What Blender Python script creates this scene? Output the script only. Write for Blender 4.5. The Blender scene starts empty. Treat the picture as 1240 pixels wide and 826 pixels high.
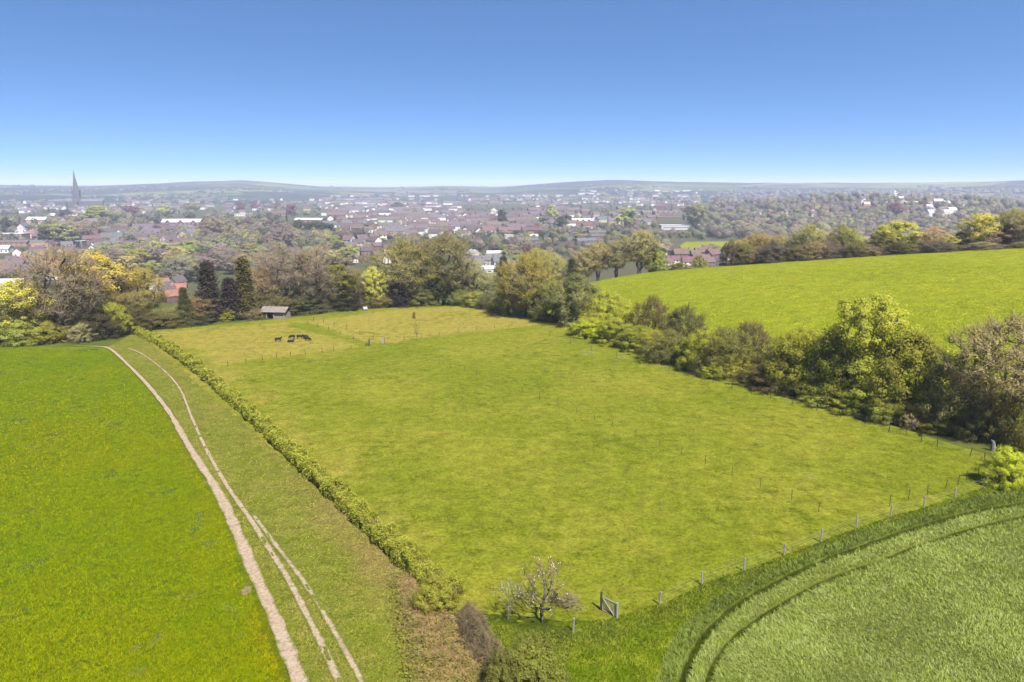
import bpy, math, random
import numpy as np
from mathutils import Matrix, Vector

scene = bpy.context.scene
COL = scene.collection
R = math.radians

# ------------------------------------------------------------------ camera model and terrain
F = 826.67            # focal length in photo pixels (24 mm on a 36 mm sensor)
PITCH = R(12.8)
CZ = 27.0


def ss(a, b, x):
    t = np.clip((x - a) / (b - a), 0, 1)
    return t * t * (3 - 2 * t)


RU = np.array([-900, -400, 0, 60, 120, 200, 250, 300, 340, 400, 470, 540, 600, 660, 700, 740, 800, 900, 1000, 1100, 1240, 1700])
RV = np.array([225, 223, 224.5, 225.5, 225.8, 223.2, 220.4, 219.2, 222.2, 226.8, 228.4, 226.0, 227.4, 223.0, 220.6, 218.6, 220.6, 222.2, 221.6, 222.4, 220, 220])


def h(x, y):
    x = np.asarray(x, float)
    y = np.asarray(y, float)
    base = -0.045 * np.clip(y, -60, 260)
    n = (x - 54) * .9466 + (y - 75) * .3236
    hill = .17 * np.maximum(n, 0) * ss(-5, 30, n)
    hill = 30 * np.tanh(hill / 30)
    k = np.clip(x - 40, 0, 120)
    fall = ss(220 - .3 * k, 350 - .3 * k, y)
    near = base + hill * (1 - fall)
    t = ss(195 + .8 * np.clip(x + 10, 0, 60) - .3 * np.clip(x - 60, 0, 100), 430, y)
    val = -42 + 43 * np.exp(-(((x - 900) / 420) ** 2 + ((y - 1700) / 420) ** 2))
    val = val + 9 * np.exp(-(((x + 520) / 420) ** 2 + ((y - 1250) / 300) ** 2))
    z = near * (1 - t) + val * t
    az = 620 + F * x / np.maximum(y, 1e-3)
    az = np.where(y < 50, -900, az)
    rv = np.interp(az, RU, RV)
    r = np.hypot(x, y)
    top = 27 + 5500 * (225.2 - rv) / F
    ripple = 9.0 * np.sin(x / 610.0 + 1.3) * np.sin(y / 520.0) + 4.0 * np.sin(x / 270.0 + y / 430.0)
    kk = ss(2700, 5600, r)
    return z * (1 - kk) + (top + ripple * ss(3000, 4500, r) * (1 - ss(5000, 5500, r))) * kk


def at(u, v, off=0.0):
    """the point of the terrain seen at photo pixel (u, v)"""
    t = (413 - v) / F
    d = np.array([(u - 620) / F, math.cos(PITCH) + t * math.sin(PITCH), -math.sin(PITCH) + t * math.cos(PITCH)])
    s = np.geomspace(15, 9000, 3000)
    p = d[None] * s[:, None]
    zz = CZ + p[:, 2] - h(p[:, 0], p[:, 1])
    i = int(np.argmax(zz < 0))
    if zz[i] >= 0:
        return None
    a, b = s[i - 1], s[i]
    for _ in range(26):
        m = (a + b) / 2
        if CZ + d[2] * m - float(h(d[0] * m, d[1] * m)) < 0:
            b = m
        else:
            a = m
    return np.array([d[0] * b, d[1] * b, float(h(d[0] * b, d[1] * b)) + off])


def at_depth(u, y):
    """the terrain point at forward distance y below photo column u"""
    x = (u - 620) / F * y
    for _ in range(4):
        z = float(h(x, y))
        x = (u - 620) / F * (y * math.cos(PITCH) + (CZ - z) * math.sin(PITCH))
    return np.array([x, y, float(h(x, y))])


def z_at(v, y):
    t = (413 - v) / F
    return CZ + y * (t * math.cos(PITCH) - math.sin(PITCH)) / (math.cos(PITCH) + t * math.sin(PITCH))


def pix(p):
    dx, dy, dz = p[0], p[1], p[2] - CZ
    dep = dy * math.cos(PITCH) - dz * math.sin(PITCH)
    return 620 + F * dx / dep, 413 - F * (dy * math.sin(PITCH) + dz * math.cos(PITCH)) / dep


def px_size(p):
    """metres per photo pixel at p"""
    return (p[1] * math.cos(PITCH) + (CZ - p[2]) * math.sin(PITCH)) / F


# ------------------------------------------------------------------ numpy noise
_rs = np.random.RandomState(7)
_PERM = np.concatenate([_rs.permutation(512)] * 3)
_GRAD = _rs.normal(size=(512, 2))
_GRAD /= np.linalg.norm(_GRAD, axis=1)[:, None]


def noise2(x, y):
    x = np.asarray(x, float)
    y = np.asarray(y, float)
    xi = np.floor(x).astype(int)
    yi = np.floor(y).astype(int)
    fx = x - xi
    fy = y - yi
    xi &= 511
    yi &= 511
    u = fx * fx * fx * (fx * (fx * 6 - 15) + 10)
    v = fy * fy * fy * (fy * (fy * 6 - 15) + 10)

    def g(ix, iy, dx, dy):
        gr = _GRAD[_PERM[_PERM[ix & 511] + (iy & 511)]]
        return gr[..., 0] * dx + gr[..., 1] * dy
    a = g(xi, yi, fx, fy)
    b = g(xi + 1, yi, fx - 1, fy)
    c = g(xi, yi + 1, fx, fy - 1)
    d = g(xi + 1, yi + 1, fx - 1, fy - 1)
    return (a * (1 - u) + b * u) * (1 - v) + (c * (1 - u) + d * u) * v * 1.0


def fbm(x, y, o=4):
    s, a = 0, 1
    for i in range(o):
        s = s + a * noise2(x * 2 ** i + 17.3 * i, y * 2 ** i - 9.1 * i)
        a *= .5
    return s


def lin(r, g, b, k=1.0):
    def f(c):
        c /= 255
        return (c / 12.92 if c <= .04045 else ((c + .055) / 1.055) ** 2.4) * k
    return (f(r), f(g), f(b), 1)


# ------------------------------------------------------------------ mesh helpers
def mesh_np(name, V, Q=None, T=None, attrs=None, smooth=False):
    """mesh from numpy arrays: V n x 3, Q quads, T triangles; attrs {name: (domain, type, values)}"""
    me = bpy.data.meshes.new(name)
    V = np.ascontiguousarray(V, np.float32)
    nq = 0 if Q is None else len(Q)
    nt = 0 if T is None else len(T)
    loops = np.concatenate([np.asarray(a, np.int32).ravel() for a in (Q, T) if a is not None and len(a)])
    me.vertices.add(len(V))
    me.vertices.foreach_set('co', V.ravel())
    me.loops.add(len(loops))
    me.loops.foreach_set('vertex_index', loops)
    me.polygons.add(nq + nt)
    st = np.concatenate([np.arange(nq) * 4, nq * 4 + np.arange(nt) * 3]).astype(np.int32)
    me.polygons.foreach_set('loop_start', st)
    me.polygons.foreach_set('use_smooth', np.full(nq + nt, bool(smooth)))
    me.update(calc_edges=True)
    for k, (dom, typ, val) in (attrs or {}).items():
        a = me.attributes.new(k, typ, dom)
        key = 'color' if 'COLOR' in typ else ('vector' if 'VECTOR' in typ else 'value')
        a.data.foreach_set(key, np.ascontiguousarray(val, np.float32).ravel())
    return me


def obj(name, me, mat=None, parent=None, loc=None, color=None):
    o = bpy.data.objects.new(name, me)
    COL.objects.link(o)
    if mat is not None and me is not None and not me.materials:
        me.materials.append(mat)
    if parent is not None:
        o.parent = parent
    if loc is not None:
        o.location = loc
    if color is not None:
        o.color = color
    return o


def tag(o, label=None, cat=None, group=None, kind=None):
    if label:
        o['label'] = label
    if cat:
        o['category'] = cat
    if group:
        o['group'] = group
    if kind:
        o['kind'] = kind
    return o


def empty(name, loc, rz=0.0):
    o = bpy.data.objects.new(name, None)
    COL.objects.link(o)
    o.location = [float(c) for c in loc]
    o.rotation_euler = (0, 0, rz)
    o.empty_display_size = .2
    return o


class MB:
    """collects boxes, prisms and tubes into one mesh"""

    def __init__(s):
        s.v = []
        s.f = []

    def add(s, v, f):
        b = len(s.v)
        s.v += [tuple(map(float, p)) for p in v]
        s.f += [tuple(b + i for i in q) for q in f]

    def box(s, c, d, rz=0.0):
        cx, cy, cz = c
        a, b, e = d[0] / 2, d[1] / 2, d[2] / 2
        cs, sn = math.cos(rz), math.sin(rz)
        v = [(cx + x * cs - y * sn, cy + x * sn + y * cs, cz + z) for z in (-e, e) for x, y in ((-a, -b), (a, -b), (a, b), (-a, b))]
        s.add(v, [(3, 2, 1, 0), (4, 5, 6, 7), (0, 1, 5, 4), (1, 2, 6, 5), (2, 3, 7, 6), (3, 0, 4, 7)])

    def tube(s, pts, rad, n=6, cap=True):
        pts = [Vector(p) for p in pts]
        if not hasattr(rad, '__len__'):
            rad = [rad] * len(pts)
        b = len(s.v)
        for i, p in enumerate(pts):
            t = (pts[min(i + 1, len(pts) - 1)] - pts[max(i - 1, 0)]).normalized()
            a = t.cross(Vector((0, 0, 1)) if abs(t.z) < .9 else Vector((1, 0, 0))).normalized()
            c = t.cross(a)
            for k in range(n):
                w = 2 * math.pi * k / n
                q = p + (a * math.cos(w) + c * math.sin(w)) * rad[i]
                s.v.append(tuple(q))
        for i in range(len(pts) - 1):
            for k in range(n):
                k2 = (k + 1) % n
                s.f.append((b + i * n + k, b + i * n + k2, b + (i + 1) * n + k2, b + (i + 1) * n + k))
        if cap:
            s.f.append(tuple(b + k for k in range(n))[::-1])
            s.f.append(tuple(b + (len(pts) - 1) * n + k for k in range(n)))

    def gable(s, L, W, z0, z1, over=.3, thick=.18):
        """pitched roof with its ridge along x"""
        a, b = L / 2 + over, W / 2 + over
        dz = (z1 - z0) * over / (W / 2)
        v = [(-a, -b, z0 - dz), (a, -b, z0 - dz), (a, b, z0 - dz), (-a, b, z0 - dz), (-a, 0, z1), (a, 0, z1)]
        v += [(x, y, z + thick) for x, y, z in v]
        s.add(v, [(6, 7, 11, 10), (8, 9, 10, 11), (0, 4, 5, 1), (2, 5, 4, 3), (0, 1, 7, 6), (2, 3, 9, 8),
                  (0, 6, 10, 4), (4, 10, 9, 3), (1, 5, 11, 7), (5, 2, 8, 11)])

    def gable_wall(s, L, W, H, z1):
        a, b = L / 2, W / 2
        v = [(-a, -b, 0), (a, -b, 0), (a, b, 0), (-a, b, 0), (-a, -b, H), (a, -b, H), (a, b, H), (-a, b, H), (-a, 0, z1), (a, 0, z1)]
        s.add(v, [(0, 1, 5, 4), (2, 3, 7, 6), (1, 2, 6, 9, 5), (3, 0, 4, 8, 7)])

    def mesh(s, name):
        me = bpy.data.meshes.new(name)
        me.from_pydata(s.v, [], s.f)
        me.update()
        return me

    def build(s, name, mat, parent=None, **k):
        return obj(name, s.mesh(name), mat, parent, **k)


# ------------------------------------------------------------------ materials
class NT:
    def __init__(s, name):
        s.m = bpy.data.materials.new(name)
        s.m.use_nodes = True
        s.t = s.m.node_tree
        s.t.nodes.clear()
        s.out = s.n('ShaderNodeOutputMaterial')

    def n(s, typ, **k):
        nd = s.t.nodes.new(typ)
        for a, b in k.items():
            setattr(nd, a, b)
        return nd

    def link(s, a, b):
        s.t.links.new(a, b)

    def put(s, sock, val):
        if hasattr(val, 'is_linked') or hasattr(val, 'links'):
            s.link(val, sock)
        else:
            sock.default_value = val

    def pos(s):
        return s.n('ShaderNodeNewGeometry').outputs['Position']

    def noise(s, scale, detail=3, rough=.55, vec=None, dist=0.0):
        nd = s.n('ShaderNodeTexNoise')
        nd.inputs['Scale'].default_value = scale
        nd.inputs['Detail'].default_value = detail
        nd.inputs['Roughness'].default_value = rough
        nd.inputs['Distortion'].default_value = dist
        s.link(vec if vec is not None else s.pos(), nd.inputs['Vector'])
        return nd.outputs['Fac']

    def scaled(s, v, sc):
        nd = s.n('ShaderNodeMapping')
        nd.inputs['Scale'].default_value = sc
        s.link(v, nd.inputs['Vector'])
        return nd.outputs[0]

    def attr(s, name, out='Fac'):
        nd = s.n('ShaderNodeAttribute', attribute_name=name)
        return nd.outputs[out]

    def math(s, op, a, b=0.0, clamp=False):
        nd = s.n('ShaderNodeMath', operation=op, use_clamp=clamp)
        s.put(nd.inputs[0], a)
        s.put(nd.inputs[1], b)
        return nd.outputs[0]

    def rng(s, x, a, b, c=0.0, d=1.0, smooth=True):
        nd = s.n('ShaderNodeMapRange', interpolation_type='SMOOTHSTEP' if smooth else 'LINEAR')
        s.put(nd.inputs[0], x)
        for i, val in enumerate((a, b, c, d)):
            nd.inputs[1 + i].default_value = val
        return nd.outputs[0]

    def mix(s, f, a, b, mode='MIX'):
        nd = s.n('ShaderNodeMix', data_type='RGBA', blend_type=mode)
        s.put(nd.inputs['Factor'], f)
        s.put(nd.inputs[6], a)
        s.put(nd.inputs[7], b)
        return nd.outputs[2]

    def scale_col(s, col, f):
        nd = s.n('ShaderNodeVectorMath', operation='SCALE')
        s.put(nd.inputs[0], col)
        s.put(nd.inputs['Scale'], f)
        return nd.outputs[0]

    def bump(s, height, strength, dist=.1):
        nd = s.n('ShaderNodeBump')
        nd.inputs['Strength'].default_value = strength
        nd.inputs['Distance'].default_value = dist
        s.link(height, nd.inputs['Height'])
        return nd.outputs[0]

    def principled(s, col, rough=.9, normal=None, metal=0.0, spec=.2):
        p = s.n('ShaderNodeBsdfPrincipled')
        s.put(p.inputs['Base Color'], col)
        s.put(p.inputs['Roughness'], rough)
        p.inputs['Metallic'].default_value = metal
        p.inputs['Specular IOR Level'].default_value = spec
        if normal is not None:
            s.link(normal, p.inputs['Normal'])
        s.link(p.outputs[0], s.out.inputs[0])
        return s.m

    def leafy(s, col, trans=.35, normal=None):
        d = s.n('ShaderNodeBsdfDiffuse')
        s.put(d.inputs[0], col)
        t = s.n('ShaderNodeBsdfTranslucent')
        s.put(t.inputs[0], col)
        if normal is not None:
            s.link(normal, d.inputs['Normal'])
        m = s.n('ShaderNodeMixShader')
        m.inputs[0].default_value = trans
        s.link(d.outputs[0], m.inputs[1])
        s.link(t.outputs[0], m.inputs[2])
        s.link(m.outputs[0], s.out.inputs[0])
        return s.m


HAZE = .000135
K = .33   # reflectance of a surface that shows as a given colour in the photograph


def leaf_material(name, trans=.42, soft=.6):
    n = NT(name)
    oc = n.n('ShaderNodeObjectInfo').outputs['Color']
    v = n.attr('v')
    col = n.scale_col(oc, n.rng(v, 0, 1, .72, 1.3, False))
    warm = n.mix(n.rng(v, .6, 1.0, 0, .35), col, n.mix(1.0, col, (1.12, 1.1, .7, 1), 'MULTIPLY'))
    vt = n.n('ShaderNodeVectorTransform', vector_type='NORMAL', convert_from='OBJECT', convert_to='WORLD')
    n.link(n.attr('n', 'Vector'), vt.inputs[0])
    a_ = n.n('ShaderNodeVectorMath', operation='ADD')      # sprays of many leaves follow the swell of their clump
    n.link(n.scale_col(vt.outputs[0], soft), a_.inputs[0])
    n.link(n.scale_col(n.n('ShaderNodeNewGeometry').outputs['Normal'], 1 - soft), a_.inputs[1])
    nz = n.n('ShaderNodeVectorMath', operation='NORMALIZE')
    n.link(a_.outputs[0], nz.inputs[0])
    return n.leafy(warm, trans, nz.outputs[0])


def bark_material(name, a, b):
    n = NT(name)
    vec = n.scaled(n.n('ShaderNodeTexCoord').outputs['Object'], (6, 6, 1.2))
    f = n.noise(1.0, 4, .6, vec)
    return n.principled(n.mix(n.rng(f, .35, .65), a, b), .95, n.bump(f, .6, .05))


def plain(name, col, var=.25, scale=2.0, rough=.8, metal=0.0, spec=.3):
    n = NT(name)
    f = n.noise(scale, 4, .6)
    c = n.scale_col(n.mix(0.0, col, col), n.rng(f, .3, .7, 1 - var, 1 + var, False))
    return n.principled(c, rough, None, metal, spec)


def objcol(name, var=.25, scale=1.5, rough=.9, stripes=0.0):
    n = NT(name)
    oc = n.n('ShaderNodeObjectInfo').outputs['Color']
    f = n.noise(scale, 4, .65)
    c = n.scale_col(oc, n.rng(f, .3, .7, 1 - var, 1 + var, False))
    return n.principled(c, rough)


M = {}
M['leaf'] = leaf_material('leaves')
M['hedge'] = leaf_material('hedge_leaves', .3, .2)
M['needle'] = leaf_material('needles', .1, .5)
M['twig'] = leaf_material('twigs', .12, .45)
M['bark'] = bark_material('bark', (.05, .042, .034, 1), (.13, .112, .095, 1))
M['bark_pale'] = bark_material('pale_bark', (.1, .088, .075, 1), (.21, .19, .165, 1))
M['wood_grey'] = plain('weathered_wood', (.18, .15, .12, 1), .3, 5, .85)
M['wood_dark'] = plain('dark_wood', (.035, .03, .028, 1), .3, 5, .85)
M['wire'] = plain('galvanised_wire', (.3, .3, .3, 1), .1, 2, .5, .6)
M['wall'] = objcol('house_wall', .12, .4)
M['roof'] = objcol('roof_tiles', .25, .5)
M['pane'] = plain('window_glass', (.05, .06, .075, 1), .2, 1, .15, 0, .5)
M['stone'] = plain('cathedral_stone', (.065, .058, .06, 1), .2, .12)
M['lead'] = plain('lead_roof', (.08, .08, .09, 1), .2, .15)


def crop_material(name, base, alt, dry, fine=4.0, bumpd=.2, bumpk=.8, patch=.06, soil=None, amp=.35, spots=None):
    """grass sheets: base / alt patches by big noise, 'dry' where attribute z1 is high, 'soil' by attribute z2"""
    n = NT(name)
    big = n.noise(patch, 4, .6)
    mid = n.noise(patch * 7, 4, .65)
    f1 = n.rng(n.math('ADD', n.math('MULTIPLY', big, .6), n.math('MULTIPLY', mid, .4)), .4, .62)
    col = n.mix(f1, base, alt)
    z1 = n.math('ADD', n.attr('z1'), n.math('MULTIPLY', n.math('SUBTRACT', n.noise(.55, 5, .7), .5), .9))
    col = n.mix(n.rng(z1, .25, .8), col, dry)
    if soil is not None:
        z2 = n.math('ADD', n.attr('z2'), n.math('MULTIPLY', n.math('SUBTRACT', n.noise(1.6, 5, .75), .5), 1.1))
        col = n.mix(n.rng(z2, .58, .9), col, soil)
    if spots is not None:
        sp = n.math('ADD', n.math('MULTIPLY', n.noise(.5, 4, .7), .65), n.math('MULTIPLY', n.noise(.07, 3, .6), .35))
        col = n.mix(n.rng(sp, .53, .64, 0, .85), col, spots)
    fn = n.noise(fine, 5, .7)
    fn2 = n.noise(fine * .22, 4, .65)
    col = n.scale_col(col, n.rng(fn, .28, .72, 1 - amp, 1 + amp, False))
    col = n.scale_col(col, n.rng(fn2, .3, .7, 1 - amp * .6, 1 + amp * .6, False))
    hgt = n.math('ADD', fn, n.math('MULTIPLY', fn2, 2.0))
    return n.principled(col, .95, n.bump(hgt, bumpk, bumpd), 0, .05)


KB = K * 1.75   # blades shade one another, so each is brighter than the sward it makes
G_CROP = lin(112, 134, 3, K * 1.25)
G_CROP2 = lin(134, 142, 3, K * 1.25)
M['crop'] = crop_material('young_wheat', G_CROP, G_CROP2, lin(150, 140, 8, K), 5, .25, .9, .045, lin(196, 172, 120, K))
M['paddock'] = crop_material('grazed_grass', lin(144, 153, 34, K), lin(168, 166, 52, K), lin(186, 172, 74, K), 3.5, .15, .8, .05, lin(168, 164, 96, K), .45, lin(118, 130, 22, K))
M['verge'] = crop_material('rough_verge', lin(142, 150, 44, K), lin(164, 160, 70, K), lin(168, 150, 84, K), 4, .25, .9, .12, lin(190, 168, 124, K), .38)
M['lush'] = crop_material('lush_margin', lin(116, 136, 12, K), lin(140, 150, 26, K), lin(104, 116, 36, K), 3.5, .35, 1.0, .12, lin(120, 106, 50, K), .4)
M['barley'] = crop_material('barley', lin(152, 162, 72, K), lin(140, 152, 54, K), lin(80, 92, 14, K), 3.0, .35, 1.0, .1, lin(64, 76, 14, K), .35)
M['hillgrass'] = crop_material('hill_pasture', lin(164, 174, 28, K), lin(178, 182, 40, K), lin(184, 180, 46, K), 1.6, .35, .8, .03, None, .3, lin(144, 156, 28, K))


def blade_material(name, a, b, c, trans=.08):
    n = NT(name)
    v = n.attr('v')
    z = n.attr('z')
    col = n.mix(v, a, b)
    col = n.mix(z, col, c)
    g = n.n('ShaderNodeNewGeometry').outputs['Normal']
    a_ = n.n('ShaderNodeVectorMath', operation='ADD')      # blades curve: their tops face the sky
    n.link(n.scale_col(g, .45), a_.inputs[0])
    a_.inputs[1].default_value = (0, 0, .9)
    nz = n.n('ShaderNodeVectorMath', operation='NORMALIZE')
    n.link(a_.outputs[0], nz.inputs[0])
    return n.leafy(n.scale_col(col, n.rng(n.attr('w'), 0, 1, .68, 1.28, False)), trans, nz.outputs[0])


def path_material():
    n = NT('chalk_path')
    f = n.noise(3.5, 5, .75)
    g = n.noise(.9, 4, .65)
    stone = n.mix(n.rng(f, .35, .68), lin(216, 196, 166, K * 1.25), lin(190, 158, 130, K * 1.15))
    grass = n.mix(g, lin(118, 140, 36, K), lin(150, 148, 70, K))
    e = n.math('ADD', n.attr('e'), n.math('MULTIPLY', n.math('SUBTRACT', g, .5), 1.3))
    e = n.math('ADD', e, n.math('MULTIPLY', n.math('SUBTRACT', f, .5), .8))
    return n.principled(n.mix(n.rng(e, .3, .95), stone, grass), .95, n.bump(f, .8, .12), 0, .05)


M['path'] = path_material()


def ground_material():
    n = NT('open_ground')
    p = n.pos()
    big = n.noise(.012, 5, .6, p)
    mid = n.noise(.09, 4, .65, p)
    near = n.mix(n.rng(mid, .35, .65), lin(96, 116, 34, K), lin(128, 130, 62, K))
    town = n.mix(n.rng(big, .4, .6), lin(112, 118, 66, K), lin(118, 108, 84, K))
    town = n.mix(n.rng(mid, .55, .7), town, lin(84, 82, 70, K))
    vor = n.n('ShaderNodeTexVoronoi', feature='F1')
    vor.inputs['Scale'].default_value = .0022
    wob = n.n('ShaderNodeVectorMath', operation='ADD')
    ns = n.n('ShaderNodeTexNoise')
    ns.inputs['Scale'].default_value = .002
    n.link(p, ns.inputs['Vector'])
    sc = n.n('ShaderNodeVectorMath', operation='SCALE')
    n.link(ns.outputs['Color'], sc.inputs[0])
    sc.inputs['Scale'].default_value = 260
    n.link(n.scaled(p, (.55, 1, 1)), wob.inputs[0])
    n.link(sc.outputs[0], wob.inputs[1])
    n.link(wob.outputs[0], vor.inputs['Vector'])
    ramp = n.n('ShaderNodeValToRGB')
    ramp.color_ramp.interpolation = 'CONSTANT'
    cols = [(0, lin(84, 100, 66, K)), (.18, lin(140, 152, 74, K)), (.36, lin(62, 74, 52, K)), (.52, lin(158, 146, 110, K)), (.62, lin(100, 120, 70, K)), (.78, lin(182, 178, 66, K)), (.86, lin(56, 66, 50, K))]
    els = ramp.color_ramp.elements
    while len(els) < len(cols):
        els.new(.5)
    for e, (q, c) in zip(els, cols):
        e.position = q
        e.color = c
    sep = n.n('ShaderNodeSeparateColor')
    n.link(vor.outputs['Color'], sep.inputs[0])
    n.link(sep.outputs[0], ramp.inputs[0])
    hills = n.scale_col(ramp.outputs[0], n.rng(mid, .3, .7, .85, 1.15, False))
    hills = n.mix(n.rng(n.noise(.0035, 5, .65, n.scaled(p, (.4, 1, 1))), .5, .56), hills, lin(52, 60, 48, K))
    z = n.attr('zone')
    col = n.mix(n.rng(z, .3, .7), near, town)
    col = n.mix(n.rng(z, 1.3, 1.7), col, hills)
    return n.principled(col, .95, n.bump(mid, .4, .3), 0, .05)


M['ground'] = ground_material()

# ------------------------------------------------------------------ camera, sun, sky
cam = bpy.data.cameras.new('camera')
cam.lens = 24
cam.sensor_width = 36
cam.clip_end = 60000
cam.clip_start = .5
co = bpy.data.objects.new('camera', cam)
COL.objects.link(co)
co.location = (0, 0, CZ)
co.rotation_euler = (R(90) - PITCH, 0, 0)
scene.camera = co

SUN_EL, SUN_AZ = R(56), R(152)     # azimuth clockwise from straight ahead
sl = bpy.data.lights.new('sun', 'SUN')
sl.energy = 4.6
sl.angle = R(2.5)
sl.color = (1, .955, .88)
so = bpy.data.objects.new('sun', sl)
COL.objects.link(so)
sd = Vector((math.sin(SUN_AZ) * math.cos(SUN_EL), math.cos(SUN_AZ) * math.cos(SUN_EL), math.sin(SUN_EL)))
so.rotation_euler = sd.to_track_quat('Z', 'Y').to_euler()
so.location = (60, 40, 120)

w = bpy.data.worlds.new('World')
scene.world = w
w.use_nodes = True
wt = w.node_tree
bg = wt.nodes['Background']
sky = wt.nodes.new('ShaderNodeTexSky')
sky.sky_type = 'NISHITA'
sky.sun_disc = False
sky.sun_elevation = SUN_EL
sky.sun_rotation = SUN_AZ
sky.altitude = 100
sky.air_density = 1.0
sky.dust_density = .3
sky.ozone_density = 2.5
tc = wt.nodes.new('ShaderNodeTexCoord')
mp = wt.nodes.new('ShaderNodeMapping')       # a steep clear-sky gradient: deep blue already a little above the horizon
mp.inputs['Scale'].default_value = (1, 1, 2.2)
mp.inputs['Location'].default_value = (0, 0, .15)
nm = wt.nodes.new('ShaderNodeVectorMath')
nm.operation = 'NORMALIZE'
wt.links.new(tc.outputs['Generated'], mp.inputs['Vector'])
wt.links.new(mp.outputs[0], nm.inputs[0])
wt.links.new(nm.outputs[0], sky.inputs['Vector'])
hs = wt.nodes.new('ShaderNodeHueSaturation')
hs.inputs['Saturation'].default_value = 1.08
hs.inputs['Hue'].default_value = .503
wt.links.new(sky.outputs[0], hs.inputs['Color'])
mu = wt.nodes.new('ShaderNodeMix')
mu.data_type = 'RGBA'
mu.blend_type = 'MULTIPLY'
mu.inputs['Factor'].default_value = 1
mu.inputs[7].default_value = (.71, .905, 1.02, 1)
wt.links.new(hs.outputs[0], mu.inputs[6])
wt.links.new(mu.outputs[2], bg.inputs['Color'])
bg.inputs['Strength'].default_value = .075

scene.view_settings.view_transform = 'Standard'
scene.view_settings.look = 'None'
scene.view_settings.exposure = 1.5
scene.view_settings.gamma = 1
scene.view_settings.use_curve_mapping = False
cy = scene.cycles
cy.max_bounces = 5
cy.diffuse_bounces = 3
cy.glossy_bounces = 2
cy.transmission_bounces = 3
cy.volume_bounces = 0
cy.use_denoising = True
cy.denoiser = 'OPENIMAGEDENOISE'
cy.denoising_input_passes = 'RGB_ALBEDO_NORMAL'
cy.caustics_reflective = False
cy.caustics_refractive = False


# ------------------------------------------------------------------ ground sheet to the horizon
def build_ground():
    az = np.concatenate([np.linspace(-180, -52, 48, endpoint=False), np.linspace(-52, 52, 340), np.linspace(52, 180, 48)[1:-1]])
    r = np.concatenate([[.5], np.geomspace(4, 15000, 660)])
    A, RR = np.meshgrid(np.radians(az), r)
    X = RR * np.sin(A)
    Y = RR * np.cos(A)
    Z = h(X, Y)
    far = ss(2600, 3600, RR)
    Z = Z + far * 12 * fbm(X / 700, Y / 700, 4)
    Z = Z - ss(20, -60, Y) * 0
    nr, na = X.shape
    V = np.stack([X, Y, Z], -1).reshape(-1, 3)
    i, j = np.meshgrid(np.arange(nr - 1), np.arange(na), indexing='ij')
    j2 = (j + 1) % na
    Q = np.stack([i * na + j, i * na + j2, (i + 1) * na + j2, (i + 1) * na + j], -1).reshape(-1, 4)[:, ::-1]
    zone = np.where(RR < 460, ss(310, 450, Y), 1 + ss(2300, 3200, RR))
    me = mesh_np('ground', V, Q, None, {'zone': ('POINT', 'FLOAT', zone)}, True)
    tag(obj('ground', me, M['ground']), 'open land falling to the town and rising to far hills', None, None, 'structure')


build_ground()


def catmull(P, m):
    P = np.asarray(P, float)
    Q = np.vstack([2 * P[0] - P[1], P, 2 * P[-1] - P[-2]])
    out = []
    for i in range(1, len(Q) - 2):
        for t in np.linspace(0, 1, 12, endpoint=False):
            a, b, c, d = Q[i - 1], Q[i], Q[i + 1], Q[i + 2]
            out.append(.5 * (2 * b + (c - a) * t + (2 * a - 5 * b + 4 * c - d) * t * t + (3 * b - a - 3 * c + d) * t ** 3))
    out.append(P[-1])
    return resample(out, m)


def resample(P, m, power=1.0):
    P = np.asarray(P, float)
    s = np.concatenate([[0], np.cumsum(np.linalg.norm(np.diff(P, axis=0), axis=1))])
    q = np.linspace(0, 1, m) ** power * s[-1]
    return np.stack([np.interp(q, s, P[:, k]) for k in range(P.shape[1])], -1)


def world(pts):
    return np.array([at(u, v)[:2] for u, v in pts])


def loft(name, A, B, rows, off, mat, label, disp=None, attrs=None, power=1.0, kind='structure'):
    """sheet between polylines A and B (same count), draped on the terrain"""
    t = np.linspace(0, 1, rows) ** power
    XY = A[None] * (1 - t[:, None, None]) + B[None] * t[:, None, None]
    X, Y = XY[..., 0], XY[..., 1]
    Z = h(X, Y) + off
    if disp is not None:
        Z = Z + disp(X, Y)
    nr, nc = X.shape
    V = np.stack([X, Y, Z], -1).reshape(-1, 3)
    i, j = np.meshgrid(np.arange(nr - 1), np.arange(nc - 1), indexing='ij')
    Q = np.stack([i * nc + j, i * nc + j + 1, (i + 1) * nc + j + 1, (i + 1) * nc + j], -1).reshape(-1, 4)
    # faces must look up
    a, b, c = V[Q[0, 0]], V[Q[0, 1]], V[Q[0, 2]]
    if np.cross(b - a, c - a)[2] < 0:
        Q = Q[:, ::-1]
    at_ = {}
    for k, fn in (attrs or {}).items():
        at_[k] = ('POINT', 'FLOAT', fn(X, Y))
    o = obj(name, mesh_np(name, V, Q, None, at_, True), mat)
    tag(o, label, None, None, kind)
    return o


def seg_dist(X, Y, P):
    """distance to a polyline, and the side (positive to its right)"""
    best = np.full(X.shape, 1e9)
    side = np.zeros(X.shape)
    for (x0, y0), (x1, y1) in zip(P[:-1], P[1:]):
        dx, dy = x1 - x0, y1 - y0
        L = dx * dx + dy * dy + 1e-9
        t = np.clip(((X - x0) * dx + (Y - y0) * dy) / L, 0, 1)
        d = np.hypot(X - x0 - t * dx, Y - y0 - t * dy)
        s = np.sign((X - x0) * dy - (Y - y0) * dx)
        side = np.where(d < best, s, side)
        best = np.minimum(best, d)
    return best, side


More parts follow.
